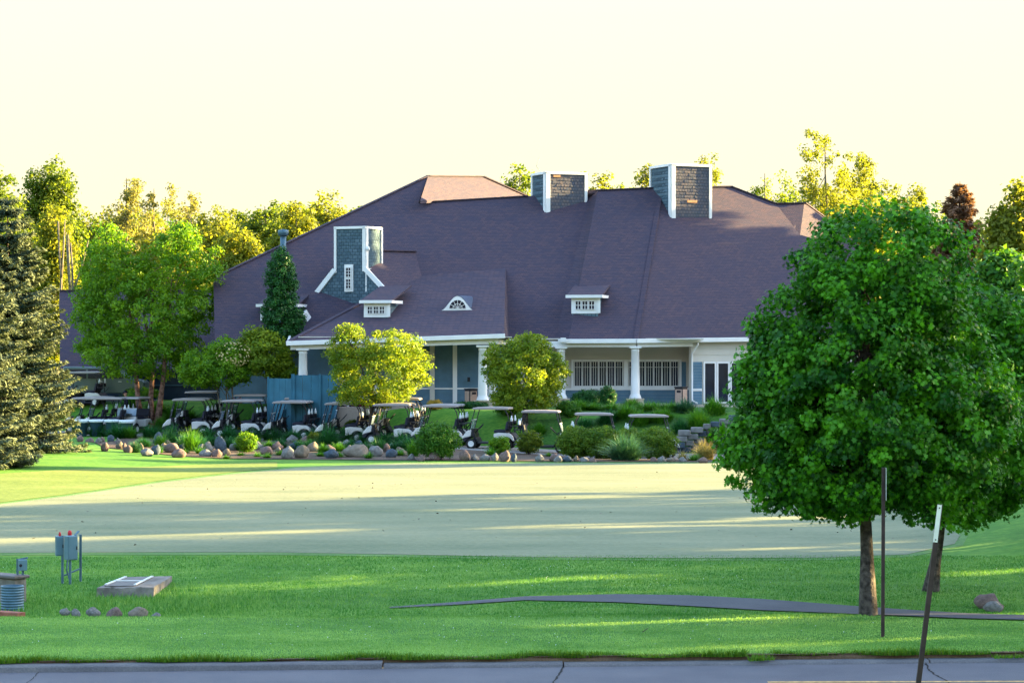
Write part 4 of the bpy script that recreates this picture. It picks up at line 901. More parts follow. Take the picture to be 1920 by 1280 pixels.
for i, (px, ty, rw, D, lf, lab, nc, thin) in enumerate(BGT):
    bz = onG((px-CX)/F*D, D); topz = Z(ty, D); hh = topz-bz.z; s = D/F; R = random.Random(100+i)
    es = []
    if thin:
        for k in range(8): es.append((bz.x+R.uniform(-.75, .75)*rw*s, D+R.uniform(-.7, .7)*rw*s, bz.z+hh*(0.50+.43*k/7), rw*s*R.uniform(.30, .5)*(1.3-.08*k), rw*s*.4, hh*.08))
        es.append((bz.x, D, bz.z+hh*.55, rw*s*1.0, rw*s*.8, hh*.25)); es.append((bz.x+R.uniform(-.3, .3)*rw*s, D, bz.z+hh*.93, rw*s*.22, rw*s*.22, hh*.07))
    else:
        es = [(bz.x, D, bz.z+hh*.60, rw*s*1.25, rw*s*.9, hh*.26), (bz.x+R.uniform(-.2, .2)*rw*s, D, bz.z+hh*.80, rw*s*.9, rw*s*.7, hh*.19), (bz.x+R.uniform(-.5, .5)*rw*s, D, bz.z+hh*.70, rw*s*.8, rw*s*.6, hh*.18), (bz.x, D, bz.z+hh*.28, rw*s*.85, rw*s*.8, hh*.22)]
    tree('woodland_tree', lab, 'tree', bz, es, L[lf], M['bark_pale'], 0.20, int(nc*2.4), 42 if not thin else 38, 0.60 if not thin else .50, 0.27 if not thin else .22, 'woods behind the clubhouse', 200+i, limbs=16, inner=.26)
spruce('reddish-brown conifer on the skyline right of the big maple', onG((1800-CX)/F*140, 140), Z(332, 140)-float(zg(26, 140)), 4.3, 71, 44, 16, .8, 'russet', 'bark', 'brown_conifer', None, 0.30)
for i, (px, D, y0, y1, lean, lab) in enumerate(((112, 158, 415, 545, 10, 'tall bare grey trunk leaning above the spruce'), (127, 157, 440, 560, -3, 'slim bare grey trunk, middle one of three'), (140, 157.5, 455, 560, 26, 'forked bare grey trunk nearest the bright green tree'))):
    b0 = onG((px+8-CX)/F*D, D); m, pts, rad = trunk_mesh(b0, P(px-lean*.3, y0, D), .13, .05, np.random.default_rng(i+5))
    t = thing('dead_tree', lab, 'tree', b0, 0, 'bare trunks in the woods')
    m.build('trunk', M['bark_pale'], t, fix=False)
    m = MB(); m.tube([pts[4], pts[4].lerp(P(px+lean, y0+15, D), .5), P(px+lean, y0-5, D)], [.09, .07, .03], 6); m.build('limb', M['bark_pale'], t, fix=False)
# undergrowth of the wood: one unbroken mass
rng = np.random.default_rng(9); n = 26000
Cx = rng.uniform(-62, 62, n); Cy = rng.uniform(188, 205, n); hgt = 5.5+2.5*np.sin(Cx*.21)+1.6*np.sin(Cx*.67+1)
Cz = zg(Cx, Cy)+rng.random(n)*hgt
t = leaves_obj('undergrowth', np.stack([Cx, Cy, Cz], 1), rng.normal(size=(n, 3))+np.array([.3, -.4, .4]), rng.uniform(.5, .95, n), L['wood'], None, rng=rng)
tag(t, 'dense green undergrowth closing the view beneath the far trees', 'undergrowth', kind='stuff')
# wood beyond the right of the view: it throws the long shadows over lawn and house
SH = [(44, 37, 18), (47, 42, 19), (44, 47, 17), (47, 52, 18.5), (44, 57, 19), (46, 62.5, 18), (44, 68, 19), (47, 74, 18), (45, 80.5, 18.5), (47, 87, 17), (45, 114.5, 11.0), (47, 119, 10.9), (45, 123.5, 10.6), (46, 127.5, 10.8), (47, 134.6, 17.2), (45, 138, 18.0), (46, 141.6, 22.5), (47, 147.2, 16.6), (48, 152.5, 16), (42, 30, 17)]
for i, (x, y, h) in enumerate(SH):
    bz = onG(x, y); R = random.Random(300+i)
    tree('shade_tree', f'tall leafy tree in the wood off to the right, {["first","second","third","fourth","fifth","sixth","seventh","eighth","ninth","tenth","eleventh","twelfth","thirteenth","fourteenth","fifteenth","sixteenth","seventeenth","eighteenth","nineteenth","twentieth"][i]} from the road', 'tree', bz,
         [(x, y, bz.z+h*.42, 3.4, 3.4, h*.40), (x+R.uniform(-.6, .6), y+R.uniform(-.6, .6), bz.z+h*.74, 2.5, 2.5, h*.22)], L['mid'], M['bark'], .22, 330 if i not in (5, 7, 9) else 190, 34, .75, .6, 'wood to the right of the view', 400+i, limbs=6, inner=.35)

# ================================================================== GOLF CARTS
def arch(cx, cz, r, a0, a1, n=8): return [(cx+r*math.cos(a), cz+r*math.sin(a)) for a in np.linspace(a0, a1, n)]
def make_cart():
    t = thing('golf_cart', 'x', 'golf cart', (0, 0, 0), 0, 'golf carts parked in a row')
    pr = [(.24, .34), (.22, .70), (.45, .75), (.95, .72), (1.10, .60), (1.17, .38)]+arch(.80, .24, .32, .45, math.pi-.4)
    m = MB(); m.prism(pr, -.59, .59); m.build('rear_body', M['cartwhite'], t, bevel=.03)
    m = MB(); m.prism([(1.02, .74), (1.24, .50), (1.28, .34), (1.14, .34), (1.08, .58), (.9, .735)], -.50, .50); m.build('bag_well', M['navy'], t, bevel=.02)
    m = MB(); m.prism([(-1.26, .44), (-1.19, .60), (-1.02, .80), (-.86, .90), (-.80, .86), (-.84, .58), (-.98, .545), (-1.14, .50)], -.57, .57); m.build('front_cowl', M['cartwhite'], t, bevel=.03)
    m = MB(); m.prism([(-1.25, .42), (-1.12, .49), (-.95, .54), (-.62, .52), (-.50, .30)]+arch(-.82, .24, .30, .25, math.pi-.25)[:]+[(-1.24, .34)], -.55, .55); m.build('front_fender', M['navy'], t)
    m = MB(); m.box((-.12, 0, .28), (.82, 1.1, .08)); m.box((-.78, 0, .74), (.16, 1.06, .34)); m.box((-.70, 0, .50), (.08, 1.0, .4)); m.build('floor_and_dash', M['black'], t, bevel=.015)
    m = MB(); m.box((.50, 0, .80), (.56, 1.08, .13)); m.build('seat', M['navy'], t, bevel=.04)
    m = MB(); m.prism([(.72, .88), (.80, 1.26), (.90, 1.25), (.86, .86)], -.54, .54); m.build('backrest', M['navy'], t, bevel=.03)
    m = MB(); m.prism([(-.72, 1.775), (-.78, 1.80), (-.70, 1.87), (-.2, 1.895), (.4, 1.895), (.84, 1.88), (.92, 1.84), (.90, 1.775)], -.60, .60); m.build('roof', M['cartroof'], t, bevel=.03)
    for y in (-.55, .55):
        m = MB(); m.tube([(-.90, y, .84), (-.80, y, 1.2), (-.64, y, 1.79)], .022, 8); m.build('front_strut', M['black'], t)
        m = MB(); m.tube([(.98, y*.95, .72), (.93, y*.95, 1.2), (.86, y*.95, 1.55), (.72, y*.97, 1.79)], .024, 8); m.build('rear_strut', M['black'], t)
        m = MB(); m.lathe([(.0, .0), (.055, .0), (.055, .18), (.025, .24), (.025, .31), (0, .31)], (1.02, y*.8, 1.20), n=12); o = m.build('sand_bottle', M['liner'], t)
        m = MB(); m.lathe([(.06, -.12), (.068, .05), (.058, .06)], (1.02, y*.8, 1.20), n=12); m.build('holder', M['black'], o)
    m = MB(); m.prism([(-.895, .92), (-.80, 1.30), (-.785, 1.297), (-.88, .917)], -.53, .53); ws = m.build('windscreen', M['shield'], t)
    m = MB(); m.bar((-.795, -.54, 1.305), (-.795, .54, 1.305), .03, .03); m.build('top_rail', M['liner'], ws)
    Mr = Matrix.Rotation(math.radians(-48), 3, 'Y'); m = MB(); ring = [Mr @ Vector((.17*math.cos(a), .17*math.sin(a), 0))+Vector((-.42, -.26, 1.0)) for a in np.linspace(0, 2*math.pi, 21)]
    m.tube(ring, .016, 6, False); m.tube([(-.42, -.26, 1.0), (-.70, -.26, .72)], .02, 6); m.bar(ring[0], ring[10], .02, .02); m.build('steering_wheel', M['black'], t)
    m = MB(); m.box((1.10, 0, 1.02), (.34, .9, .03)); m.tube([(1.0, -.45, .74), (1.24, -.45, 1.02)], .015, 6); m.tube([(1.0, .45, .74), (1.24, .45, 1.02)], .015, 6); m.build('bag_rack', M['black'], t)
    for x in (-.82, .80):
        for y in (-.49, .49):
            m = MB(); m.lathe([(.13, -.09), (.21, -.09), (.235, -.06), (.235, .06), (.21, .09), (.13, .09)], (x, y, .235), 'Y', 22); w = m.build('tyre', M['rubber'], t)
            m = MB(); sg = -1 if y < 0 else 1
            m.lathe([(.0, .115), (.03, .115), (.035, .098), (.09, .098), (.10, .112), (.132, .112), (.14, .08), (.14, -.05), (0, -.05)], (x, y, .235), 'Y', 18, M=Matrix.Scale(sg, 3, Vector((0, 1, 0))) if sg < 0 else None); m.build('rim', M['chrome'], w)
    return t
cart0 = make_cart(); used = [False]
def place_cart(px, ytop, D, rz, label):
    z = float(zg((px-CX)/F*D, D))+0.02
    o = cart0 if not used[0] else copy_tree(cart0)
    used[0] = True
    o.location = ((px-CX)/F*D, D, z); o.rotation_euler = (0, 0, rz); o['label'] = label; ORIGIN[o.name] = o.location.copy()
    return o
def D_for(ytop, px, X0=None):                                  # distance at which a cart roof (1.89 m) reaches this height in the picture
    D = 115.0
    for _ in range(20): D = 0.5*D+0.5*(CAMZ-(float(zg((px-CX)/F*D, D))+1.91))*F/(ytop-CY)
    return D
CARTS = [(158, 735, -.1, 'golf cart furthest back at the left, by the spruce', 130.5), (163, None, .0, 'golf cart behind the blue bins, nearest the spruce', 124.6), (201, None, .05, 'golf cart behind the blue bins, second from the spruce', 124.4),
         (352, None, .02, 'front cart of the leftmost pair beyond the bins', 122.0), (364, None, .04, 'rear cart of the leftmost pair beyond the bins', 123.6),
         (447, None, .0, 'front cart of the second pair, below the small blossoming tree', 119.2), (459, None, .02, 'rear cart of the second pair, below the small blossoming tree', 120.7),
         (543, None, .0, 'front cart of the pair below the teal screen', 116.6), (553, None, .02, 'rear cart of the pair below the teal screen', 118.0), (612, None, .05, 'lone golf cart behind the row, half hidden by the golden maple', 120.5),
         (640, None, .0, 'front cart of the pair just left of the golden maple trunk', 114.0), (650, None, .02, 'rear cart of the pair just left of the golden maple trunk', 115.5),
         (732, None, .0, 'front cart of the pair just right of the golden maple trunk', 112.0), (742, None, .02, 'rear cart of the pair just right of the golden maple trunk', 113.4),
         (824, None, .0, 'front cart half hidden behind the round bush', 110.2), (834, None, .02, 'rear cart half hidden behind the round bush', 111.6),
         (921, None, -.06, 'fully visible white golf cart with both wheels showing', 108.6), (1018, None, math.pi-.05, 'golf cart facing the other way behind the orange-tinged shrub', 107.0),
         (1117, None, math.pi+.05, 'golf cart whose roof shows above the left half of the clipped hedge', 106.2), (1219, None, math.pi-.06, 'golf cart whose roof shows above the right half of the clipped hedge', 105.0)]
CARTS += [(376, None, .03, 'hindmost cart of the leftmost group beyond the bins', 125.0), (470, None, .0, 'hindmost cart of the second group', 122.1), (564, None, .03, 'hindmost cart of the group below the teal screen', 119.3), (662, None, .0, 'hindmost cart left of the golden maple trunk', 116.8), (754, None, .02, 'hindmost cart right of the golden maple trunk', 114.8), (182, None, .05, 'golf cart between the two behind the blue bins', 126.4)]
RC = random.Random(8)
for px, yt, rz, lab, D in CARTS: place_cart(px, yt, D, rz+RC.uniform(-.13, .13), lab)
o = place_cart(250, None, 125.4, math.pi/2-.25, 'golf cart seen from behind beside the person in dark clothes')

# ================================================================== ROCK BORDER
import bmesh
ROCKM = []
for v in range(7):
    bm = bmesh.new(); bmesh.ops.create_icosphere(bm, subdivisions=3, radius=1.0)
    for vv in bm.verts:
        p = vv.co.copy(); q = p+Vector((v*7.3, 0, 0)); f = 1+0.26*noise.noise(q*1.0)+0.10*noise.noise(q*2.6)
        for ax in (Vector((.6, .3, .74)), Vector((-.7, -.5, .5)), Vector((.2, -.9, .35)), Vector((-.3, .2, .93))):
            a = (ax+Vector((noise.noise(q*.01+ax*3)*.8, noise.noise(Vector((v, 2, 3))+ax)*.8, 0))).normalized(); d = p.dot(a)
            if d > .74: p -= a*(d-.74)*.75
        vv.co = p*f
    me = bpy.data.meshes.new('boulder'); bm.to_mesh(me); bm.free(); me.polygons.foreach_set('use_smooth', [True]*len(me.polygons)); ROCKM.append(me)
rk = {}
def boulder(pos, w, h, colour, label, group='boulders of the rock border', d=None, R=random):
    me0 = ROCKM[R.randrange(7)]; key = (me0.name, colour)
    if key not in rk:
        mm = me0.copy(); mm.materials.clear(); mm.materials.append(ROCKS[colour]); rk[key] = mm
    o = link(bpy.data.objects.new('boulder', rk[key])); o.location = pos; o.scale = (w/2, (d or w*.8)/2, h/2); o.rotation_euler = (R.uniform(-.25, .25), R.uniform(-.2, .2), R.uniform(0, 6.28))
    if d or w > 0: o.rotation_euler.z = R.uniform(-.5, .5)
    return tag(o, label, 'boulder', group)
ANCH = [(190, 'below the blue bins'), (300, 'left of the leftmost cart pair'), (400, 'below the leftmost cart pair'), (500, 'below the second cart pair'), (590, 'below the teal screen carts'), (690, 'left of the golden maple trunk'), (790, 'right of the golden maple trunk'), (870, 'at the foot of the round bush'), (970, 'below the fully visible cart'), (1060, 'below the orange-tinged shrub'), (1150, 'below the left of the clipped hedge'), (1260, 'below the right of the clipped hedge'), (1400, 'beside the big maple crown')]
BIG = [(197, 838, 18, 15, 'pinkish'), (207, 822, 14, 12, 'blue-grey'), (292, 843, 20, 18, 'blue-grey'), (297, 823, 22, 26, 'blue-grey'), (322, 840, 36, 18, 'pinkish'), (335, 850, 30, 15, 'pinkish'), (313, 832, 18, 12, 'tan'), (185, 826, 14, 12, 'grey'), (150, 822, 14, 12, 'pinkish'), (240, 842, 20, 12, 'pinkish'), (225, 835, 18, 12, 'tan'), (275, 848, 26, 13, 'grey'),
       (390, 838, 20, 18, 'grey'), (385, 850, 26, 12, 'grey'), (413, 833, 26, 28, 'blue-grey'), (407, 850, 22, 14, 'pinkish'), (425, 848, 18, 12, 'tan'), (440, 838, 20, 14, 'grey'), (483, 836, 24, 15, 'grey'), (500, 845, 30, 16, 'pinkish'), (519, 836, 26, 15, 'pinkish'), (538, 850, 24, 20, 'grey'), (553, 836, 24, 16, 'blue-grey'), (566, 847, 32, 24, 'tan'), (587, 838, 26, 18, 'tan'), (548, 824, 24, 12, 'grey'), (572, 824, 20, 12, 'pinkish'), (590, 825, 22, 12, 'grey'),
       (617, 842, 24, 14, 'pinkish'), (622, 852, 32, 15, 'blue-grey'), (650, 832, 18, 14, 'grey'), (668, 846, 52, 22, 'tan'), (637, 836, 14, 16, 'pinkish'), (673, 831, 16, 10, 'blue-grey'), (703, 846, 30, 20, 'grey'), (722, 840, 26, 16, 'pinkish'), (733, 850, 24, 16, 'blue-grey'), (745, 838, 18, 12, 'grey'), (755, 848, 16, 12, 'tan'), (771, 857, 14, 10, 'grey'), (790, 860, 18, 8, 'pinkish'), (815, 855, 24, 16, 'pinkish'),
       (871, 854, 22, 20, 'pinkish'), (890, 858, 15, 11, 'grey'), (909, 858, 20, 12, 'grey'), (928, 858, 16, 12, 'grey'), (947, 855, 23, 20, 'pinkish'), (964, 858, 12, 15, 'blue-grey'), (1012, 860, 20, 12, 'grey'), (1040, 858, 22, 14, 'pinkish'), (1047, 861, 20, 11, 'grey'), (1064, 861, 22, 10, 'blue-grey'), (1080, 861, 12, 9, 'tan'), (1095, 862, 18, 8, 'grey'), (1112, 863, 16, 7, 'pinkish'), (1225, 862, 14, 8, 'pinkish'), (1240, 862, 18, 9, 'grey'), (1258, 862, 18, 8, 'tan'), (1318, 863, 20, 10, 'pinkish'), (1280, 862, 16, 8, 'grey')]
R = random.Random(5); BLD = []
extra = []
for k in range(34):
    x = R.uniform(150, 780); extra.append((x, R.uniform(818, 834)+min(20, max(0, (x-150)/630*22)), R.uniform(9, 19), R.uniform(7, 12), R.choice(['grey', 'pinkish', 'blue-grey', 'tan', 'grey'])))
for i, (px, py, w, h, colr) in enumerate(BIG+extra):
    yb = py+h/2; b = G(px, max(yb, 828)); b = onG(b.x*1.0, b.y)
    pos = P(px, py, b.y); s = b.y/F; anchor = next(a for x, a in ANCH if px <= x)
    size = 'large' if w >= 26 else ('small' if w < 16 else 'medium')
    shape_ = 'flat' if w > 2*h else ('upright' if h >= w else 'rounded')
    o = boulder(pos, w*s*.92, max(h*s*1.05, (pos.z-b.z)*2+.1), colr, 'x', R=R, d=w*s*.9)
    BLD.append((f'{size} {shape_} {colr} boulder {anchor}', px, o))
for lab in {b[0] for b in BLD}:
    same = sorted([b for b in BLD if b[0] == lab], key=lambda b: b[1])
    for k, b in enumerate(same): b[2]['label'] = lab if len(same) == 1 else ['leftmost', 'second', 'third', 'fourth', 'fifth'][k]+' '+lab
for px, py, w, h, colr, lab in ((122, 1146, 18, 9, 'grey', 'smallest pale stone of the row in the grassy hollow'), (142, 1149, 17, 11, 'grey', 'rounded grey stone second in the row in the hollow'), (175, 1147, 24, 12, 'grey', 'grey stone third in the row in the hollow'), (215, 1150, 30, 16, 'pinkish', 'brown stone fourth in the row in the hollow'), (258, 1149, 36, 14, 'tan', 'widest stone in the row in the grassy hollow'), (292, 1154, 18, 8, 'grey', 'last low stone at the end of the row in the hollow'),
                         (1854, 1128, 50, 28, 'pinkish', 'large pink boulder on the lawn right of the maples'), (1863, 1137, 34, 15, 'grey', 'grey rock leaning in front of the pink boulder')):
    D = 42.75 if px < 400 else G(px, py+h*.4).y-(0.25 if px == 1863 else 0); pos = P(px, py, D); s = D/F
    boulder(pos, w*s*1.1, (h*s*1.7 if px < 400 else max(h*s*1.35, 2*(pos.z-float(zg(pos.x, D)))+.06)), colr, lab, 'stones on the lawn', R=R)

# ================================================================== GARDEN PLANTS
GC = [(150, 815, 26, 30, 'grassd', 'dark tuft of grass by the spruce foot'), (185, 818, 30, 34, 'grassd', 'dark grass tuft in front of the first blue bin'), (220, 822, 30, 36, 'grassd', 'dark grass tuft in front of the last blue bin'), (243, 822, 22, 28, 'grassb', 'greener grass tuft right of the blue bins'), (282, 822, 24, 32, 'grassd', 'dark grass tuft right of the rear-view cart'),
      (320, 824, 26, 34, 'grassd', 'dark grass tuft below the leftmost cart pair'), (358, 846, 22, 46, 'grassb', 'tall bright green grass spilling over the rocks'), (385, 826, 26, 32, 'grassd', 'dark grass tuft right of the bright spilling grass'), (430, 824, 30, 32, 'grassd', 'dark grass tuft below the second cart pair nose'), (470, 826, 32, 32, 'grassd', 'dark grass tuft below the second cart pair'),
      (510, 826, 30, 34, 'grassd', 'dark grass tuft between the second and third cart pairs'), (548, 828, 30, 30, 'grassd', 'dark grass tuft below the teal screen carts'), (585, 828, 24, 30, 'grassd', 'dark grass tuft left of the long drooping grass'), (615, 836, 30, 46, 'grassd', 'long drooping dark grass over the rocks'), (650, 830, 28, 34, 'grassd', 'dark grass tuft left of the golden maple trunk'), (688, 832, 30, 34, 'grassd', 'dark grass tuft under the golden maple trunk'),
      (722, 834, 28, 30, 'grassd', 'dark grass tuft right of the golden maple trunk'), (755, 842, 24, 40, 'grassd', 'dark grass tuft left of the round bush'), (775, 856, 16, 34, 'grassb', 'bright grass tuft at the foot of the round bush'), (253, 848, 18, 24, 'grassblue', 'pale blue-green tuft among the left rocks'),
      (1172, 863, 44, 56, 'grassblue', 'big blue-green fountain grass in front of the clipped hedge'), (1280, 864, 12, 26, 'grassy', 'yellow grass tuft right of the clipped hedge'), (1322, 862, 26, 42, 'grassy', 'straw-coloured grass clump near the big maple'), (1300, 864, 14, 22, 'grassb', 'small green tuft between the two yellow grasses')]
for k, (px, place) in enumerate(((430, 'below the second pair nose'), (452, 'at the left foot of the leafy plant'), (480, 'right of the leafy plant'), (505, 'below the second pair'), (525, 'left of the rounded tan boulder'), (598, 'right of the tan boulders'), (640, 'left of the widest boulder'), (690, 'right of the widest boulder'), (745, 'near the last rocks before the bush'), (300, 'below the leftmost blue-grey rocks'), (372, 'right of the tall spilling grass'), (925, 'between the single-row stones'), (1030, 'below the orange-tinged shrub'), (345, 'left of the tall spilling grass'))):
    GC.append((px+(k*37 % 11)-5, (860 if px > 420 else 852)-(k*5 % 7), 9+(k*7 % 6), 11+(k*13 % 12), 'grassb', 'low green tuft in front of the rocks, '+place))
ORD = ['first', 'second', 'third', 'fourth', 'fifth', 'sixth', 'seventh', 'eighth', 'ninth', 'tenth', 'eleventh', 'twelfth', 'thirteenth', 'fourteenth', 'fifteenth', 'sixteenth', 'seventeenth', 'eighteenth', 'nineteenth', 'twentieth']
RG = random.Random(12)
for k in range(20):
    px = 270+k*26+RG.uniform(-7, 7)
    GC.append((px, 836+min(12, (px-270)*.03)+RG.uniform(-4, 5), RG.uniform(15, 24), RG.uniform(20, 32), RG.choice(['grassd', 'grassd', 'grassb']), 'loose grass tuft between the boulders, '+ORD[k]+' from the blue bins'))
for i, (px, py, rw, h, mt, lab) in enumerate(GC):
    grass_clump(lab, px, py, rw, h, L[mt], n=1500 if mt == 'grassblue' and rw > 30 else (160 if rw < 15 else 700), seed=500+i, spread=1.15 if rw > 40 else (1.7 if rw < 15 else 1.0), W=.014)
for i, (px, D, rw, h, mt, lab) in enumerate([(290, 128.5, 34, 28, 'grassb', 'bright green grass clump behind the leftmost cart pair'), (325, 127.5, 24, 34, 'grassb', 'tall bright grass between the bins and the cart pair'), (300, 126.0, 16, 30, 'grassb', 'small bright grass clump beside the leftmost cart pair'), (395, 125.5, 24, 30, 'grassb', 'bright grass clump behind the second cart pair nose'), (470, 122.5, 24, 26, 'grassb', 'grass clump behind the second cart pair'), (500, 121.5, 22, 28, 'grassb', 'grass clump below the teal gate'), (595, 119, 22, 26, 'grassb', 'grass clump right of the teal screen'),
        (1310, 109.5, 34, 46, 'grassb', 'tall bright grass clump in front of the glass doors'), (1220, 112.5, 48, 28, 'grassb', 'wide mound of bright grass below the right window'), (1258, 112.0, 36, 26, 'grassb', 'mound of bright grass below the tan bin'), (1185, 118.6, 26, 22, 'grassb', 'grass clump at the foot of the right porch column'), (1110, 114, 40, 22, 'grassb', 'low grass below the left window'), (1150, 113, 36, 22, 'grassb', 'low grass between the cart roofs and the window'), (1085, 113.5, 24, 26, 'grassb', 'grass clump right of the rounded young maple'), (1390, 109, 30, 30, 'grassb', 'grass clump half hidden by the big maple'), (1010, 111, 18, 26, 'grassb', 'grass clump behind the rounded young maple trunk'),
        (1175, 111.0, 34, 30, 'grassb', 'grass mound just left of the wide mound below the window'), (1200, 110.2, 30, 30, 'grassb', 'grass clump above the right half of the clipped hedge'), (1240, 110.4, 34, 30, 'grassb', 'grass clump above the rightmost cart roof'), (1285, 111.5, 30, 30, 'grassblue', 'bluish grass clump left of the tall bright clump'), (1340, 111.0, 34, 38, 'grassb', 'grass clump right of the tall bright clump'), (1275, 109.2, 22, 34, 'grassd', 'dark grass clump above the stone wall'), (1140, 110.8, 30, 28, 'grassd', 'dark grass clump above the left half of the clipped hedge'), (1095, 110.5, 28, 30, 'grassd', 'dark grass clump right of the rounded maple trunk'), (1365, 107.6, 26, 40, 'grassblue', 'bluish grass clump beside the big maple'), (1060, 115.5, 26, 22, 'grassd', 'dark grass clump at the left end of the window bed'),
        (560, 119.6, 26, 24, 'grassb', 'grass clump at the foot of the teal screen'), (350, 126.2, 28, 34, 'grassb', 'bright grass behind the middle of the leftmost pair'), (425, 122.6, 24, 30, 'grassb', 'bright grass left of the second cart pair'), (245, 129.5, 28, 34, 'grassb', 'bright grass behind the person in dark clothes')]):
    grass_clump(lab, px, None, rw, h, L[mt], n=900, D=D, seed=560+i, spread=.9, W=.016)
SHR = [  # name, label, px, base y, half width, height, leaf, D
 ('shrub', 'round green bush hiding one golf cart', 822, 862, 46, 72, 'mid', None), ('shrub', 'orange-tinged shrub beside the fully visible cart', 992, 852, 25, 48, 'wood', None), ('shrub', 'small bright green shrub under the fully visible cart', 936, 852, 20, 36, 'bright', None),
 ('clipped_shrub', 'left mound of the clipped yellow-green hedge', 1080, None, 38, 64, 'hedge', 102.2), ('clipped_shrub', 'middle mound of the clipped yellow-green hedge', 1130, None, 46, 66, 'hedge', 102.0), ('clipped_shrub', 'right mound of the clipped yellow-green hedge', 1228, None, 46, 66, 'hedge', 101.5), ('clipped_shrub', 'narrow mound linking the clipped hedge behind the fountain grass', 1182, None, 38, 62, 'hedge', 102.8),
 ('shrub', 'leafy green plant growing among the left rocks', 462, 848, 20, 38, 'bright', None), ('shrub', 'pale-leaved plant above the rocks near the teal screen carts', 592, 832, 14, 22, 'wood', None),
 ('shrub', 'dark green bush below the left porch window', 1105, None, 34, 32, 'dark', 119.0), ('shrub', 'upright dark shrub with white flowers in front of the windows', 1140, None, 15, 44, 'dark', 117.5), ('shrub', 'low dark hedge at the foot of the left porch', 880, None, 40, 12, 'dark', 117.4), ('shrub', 'yellow flowering bush right of the golden maple', 815, None, 14, 15, 'gold', 117.0),
 ('shrub', 'dark shrub behind the carts near the golden maple', 665, None, 18, 22, 'wood', 117.5), ('shrub', 'round green shrub behind the rightmost visible cart', 1065, None, 24, 32, 'mid', 112.0), ('shrub', 'golden shrub behind the second cart pair', 455, None, 18, 16, 'gold', 122.3), ('shrub', 'golden shrub right of the leftmost cart pair', 405, None, 16, 14, 'gold', 124.2),
 ('shrub', 'green mound of foliage below the van', 265, None, 36, 28, 'bright', 131.5), ('shrub', 'red flowering plant beside the rear-view cart', 282, None, 10, 14, 'red', 126.2), ('shrub', 'pink flowering plants by the second cart pair', 455, None, 22, 10, 'pink', 127.5), ('shrub', 'maroon flowering plants behind the golden maple trunk', 685, None, 28, 16, 'red', 120.5), ('shrub', 'lavender-flowered plant near the stone retaining wall', 1345, None, 26, 40, 'mid', 108.0),
 ('shrub', 'low green shrub between two carts behind the maple', 780, None, 18, 18, 'bright', 113.2), ('shrub', 'green shrub behind the fully visible cart', 950, None, 26, 26, 'mid', 113.5), ('shrub', 'low green shrub left of the fully visible cart', 876, None, 14, 22, 'mid', 111.0)]
for i, (nm, lab, px, yb, rw, h, mt, D) in enumerate(SHR):
    big = rw > 30 and h > 30
    bl = (L['pink'], 60, .2) if 'lavender' in lab else ((L['cream'], 40, .1) if 'white flowers' in lab else None)
    shrub(nm, lab, px, yb, rw, h, L[mt], nc=330 if big else 130, nl=60 if big else 50, cr=.18 if big else .14, ls=.075, D=D, seed=600+i, blossom=bl, group='clipped hedge mounds' if nm == 'clipped_shrub' else None)
# stone retaining wall beside the cart path
rw_ = thing('retaining_wall', 'low grey stone retaining wall right of the clipped hedge', 'wall', onG((1300-CX)/F*107.5, 107.5)); R = random.Random(3)
for row in range(4):
    x = 1262+row*3
    while x < 1380:
        w = R.uniform(12, 24); m = MB(); p = P(x+w/2, 800, 107.5+(x-1262)*.012); m.box((p.x, p.y, float(zg(p.x, p.y))+.10+row*.26), (w*107.5/F-.02, .4+R.uniform(-.03, .03), .25), Matrix.Rotation(R.uniform(-.03, .03), 3, 'Z'))
        m.build('stone', ROCKS[R.choice(['grey', 'grey', 'grey', 'blue-grey'])], rw_, bevel=.04); x += w

# ================================================================== SMALLER THINGS
def bin_(label, px, pyb, w_px, h_px, D, rz):
    p = P(px, pyb, D); s = D/F; w, h = w_px*s*.7, h_px*s
    t = thing('litter_bin', label, 'litter bin', (p.x, p.y, floor_z+.01), rz, 'litter bins on the porches'); o = Vector(t.location)
    m = MB(); m.box(o+Vector((0, 0, h*.5)), (w*.94, w*.94, h*.98)); m.build('shell', M['black'], t)
    for dx, dy, sx_, sy_ in ((0, -1, .8, .03), (-1, 0, .03, .8), (1, 0, .03, .8)):
        m = MB(); m.box(o+Vector((dx*w*.48, dy*w*.48, h*.48)), (w*sx_, w*sy_, h*.84)); m.build('panel', M['tan'], t)
    m = MB(); m.box(o+Vector((w*.05, -w*.50, h*.78)), (w*.5, .02, h*.14)); m.build('opening', M['black'], t)
    m = MB(); m.box(o+Vector((0, 0, h+.02)), (w*1.05, w*1.05, .05)); m.build('lid', M['black'], t, bevel=.01)
bin_('tan panelled litter bin beside the double column of the left porch', 883, 758, 26, 32, 119.4, math.radians(35))
bin_('tan panelled litter bin by the glass doors', 1277, 762, 26, 33, 121.9, math.radians(-38))
# teal screen beside the porch
ts = thing('screen_fence', 'teal board screen with a slightly open gate below the left porch', 'fence', onG(P(556, 0, 119.5).x, 119.5))
def panel(x0, x1, D0, D1, y0, name):
    a, b = P(x0, y0, D0), P(x1, y0, D1); n = max(2, int((b-a).length/.42)); zt = a.z
    for k in range(n):
        p, q = a.lerp(b, k/n+.004), a.lerp(b, (k+1)/n-.004); m = MB(); wall(m, (p.x, p.y), (q.x, q.y), float(zg(p.x, p.y))-.1, zt, .05); m.build(name, M['teal'], ts)
panel(551, 632, 118.3, 118.0, 703, 'board'); panel(503, 546, 119.9, 118.6, 709, 'gate_board')
for x, D, y in ((503, 119.95, 706), (548, 118.4, 701), (551, 118.3, 701), (600, 118.1, 701)):
    p = P(x, y, D); m = MB(); m.bar(Vector((p.x, p.y-.05, float(zg(p.x, p.y))-.1)), Vector((p.x, p.y-.05, p.z)), .09, .09); m.build('post', M['teal'], ts)
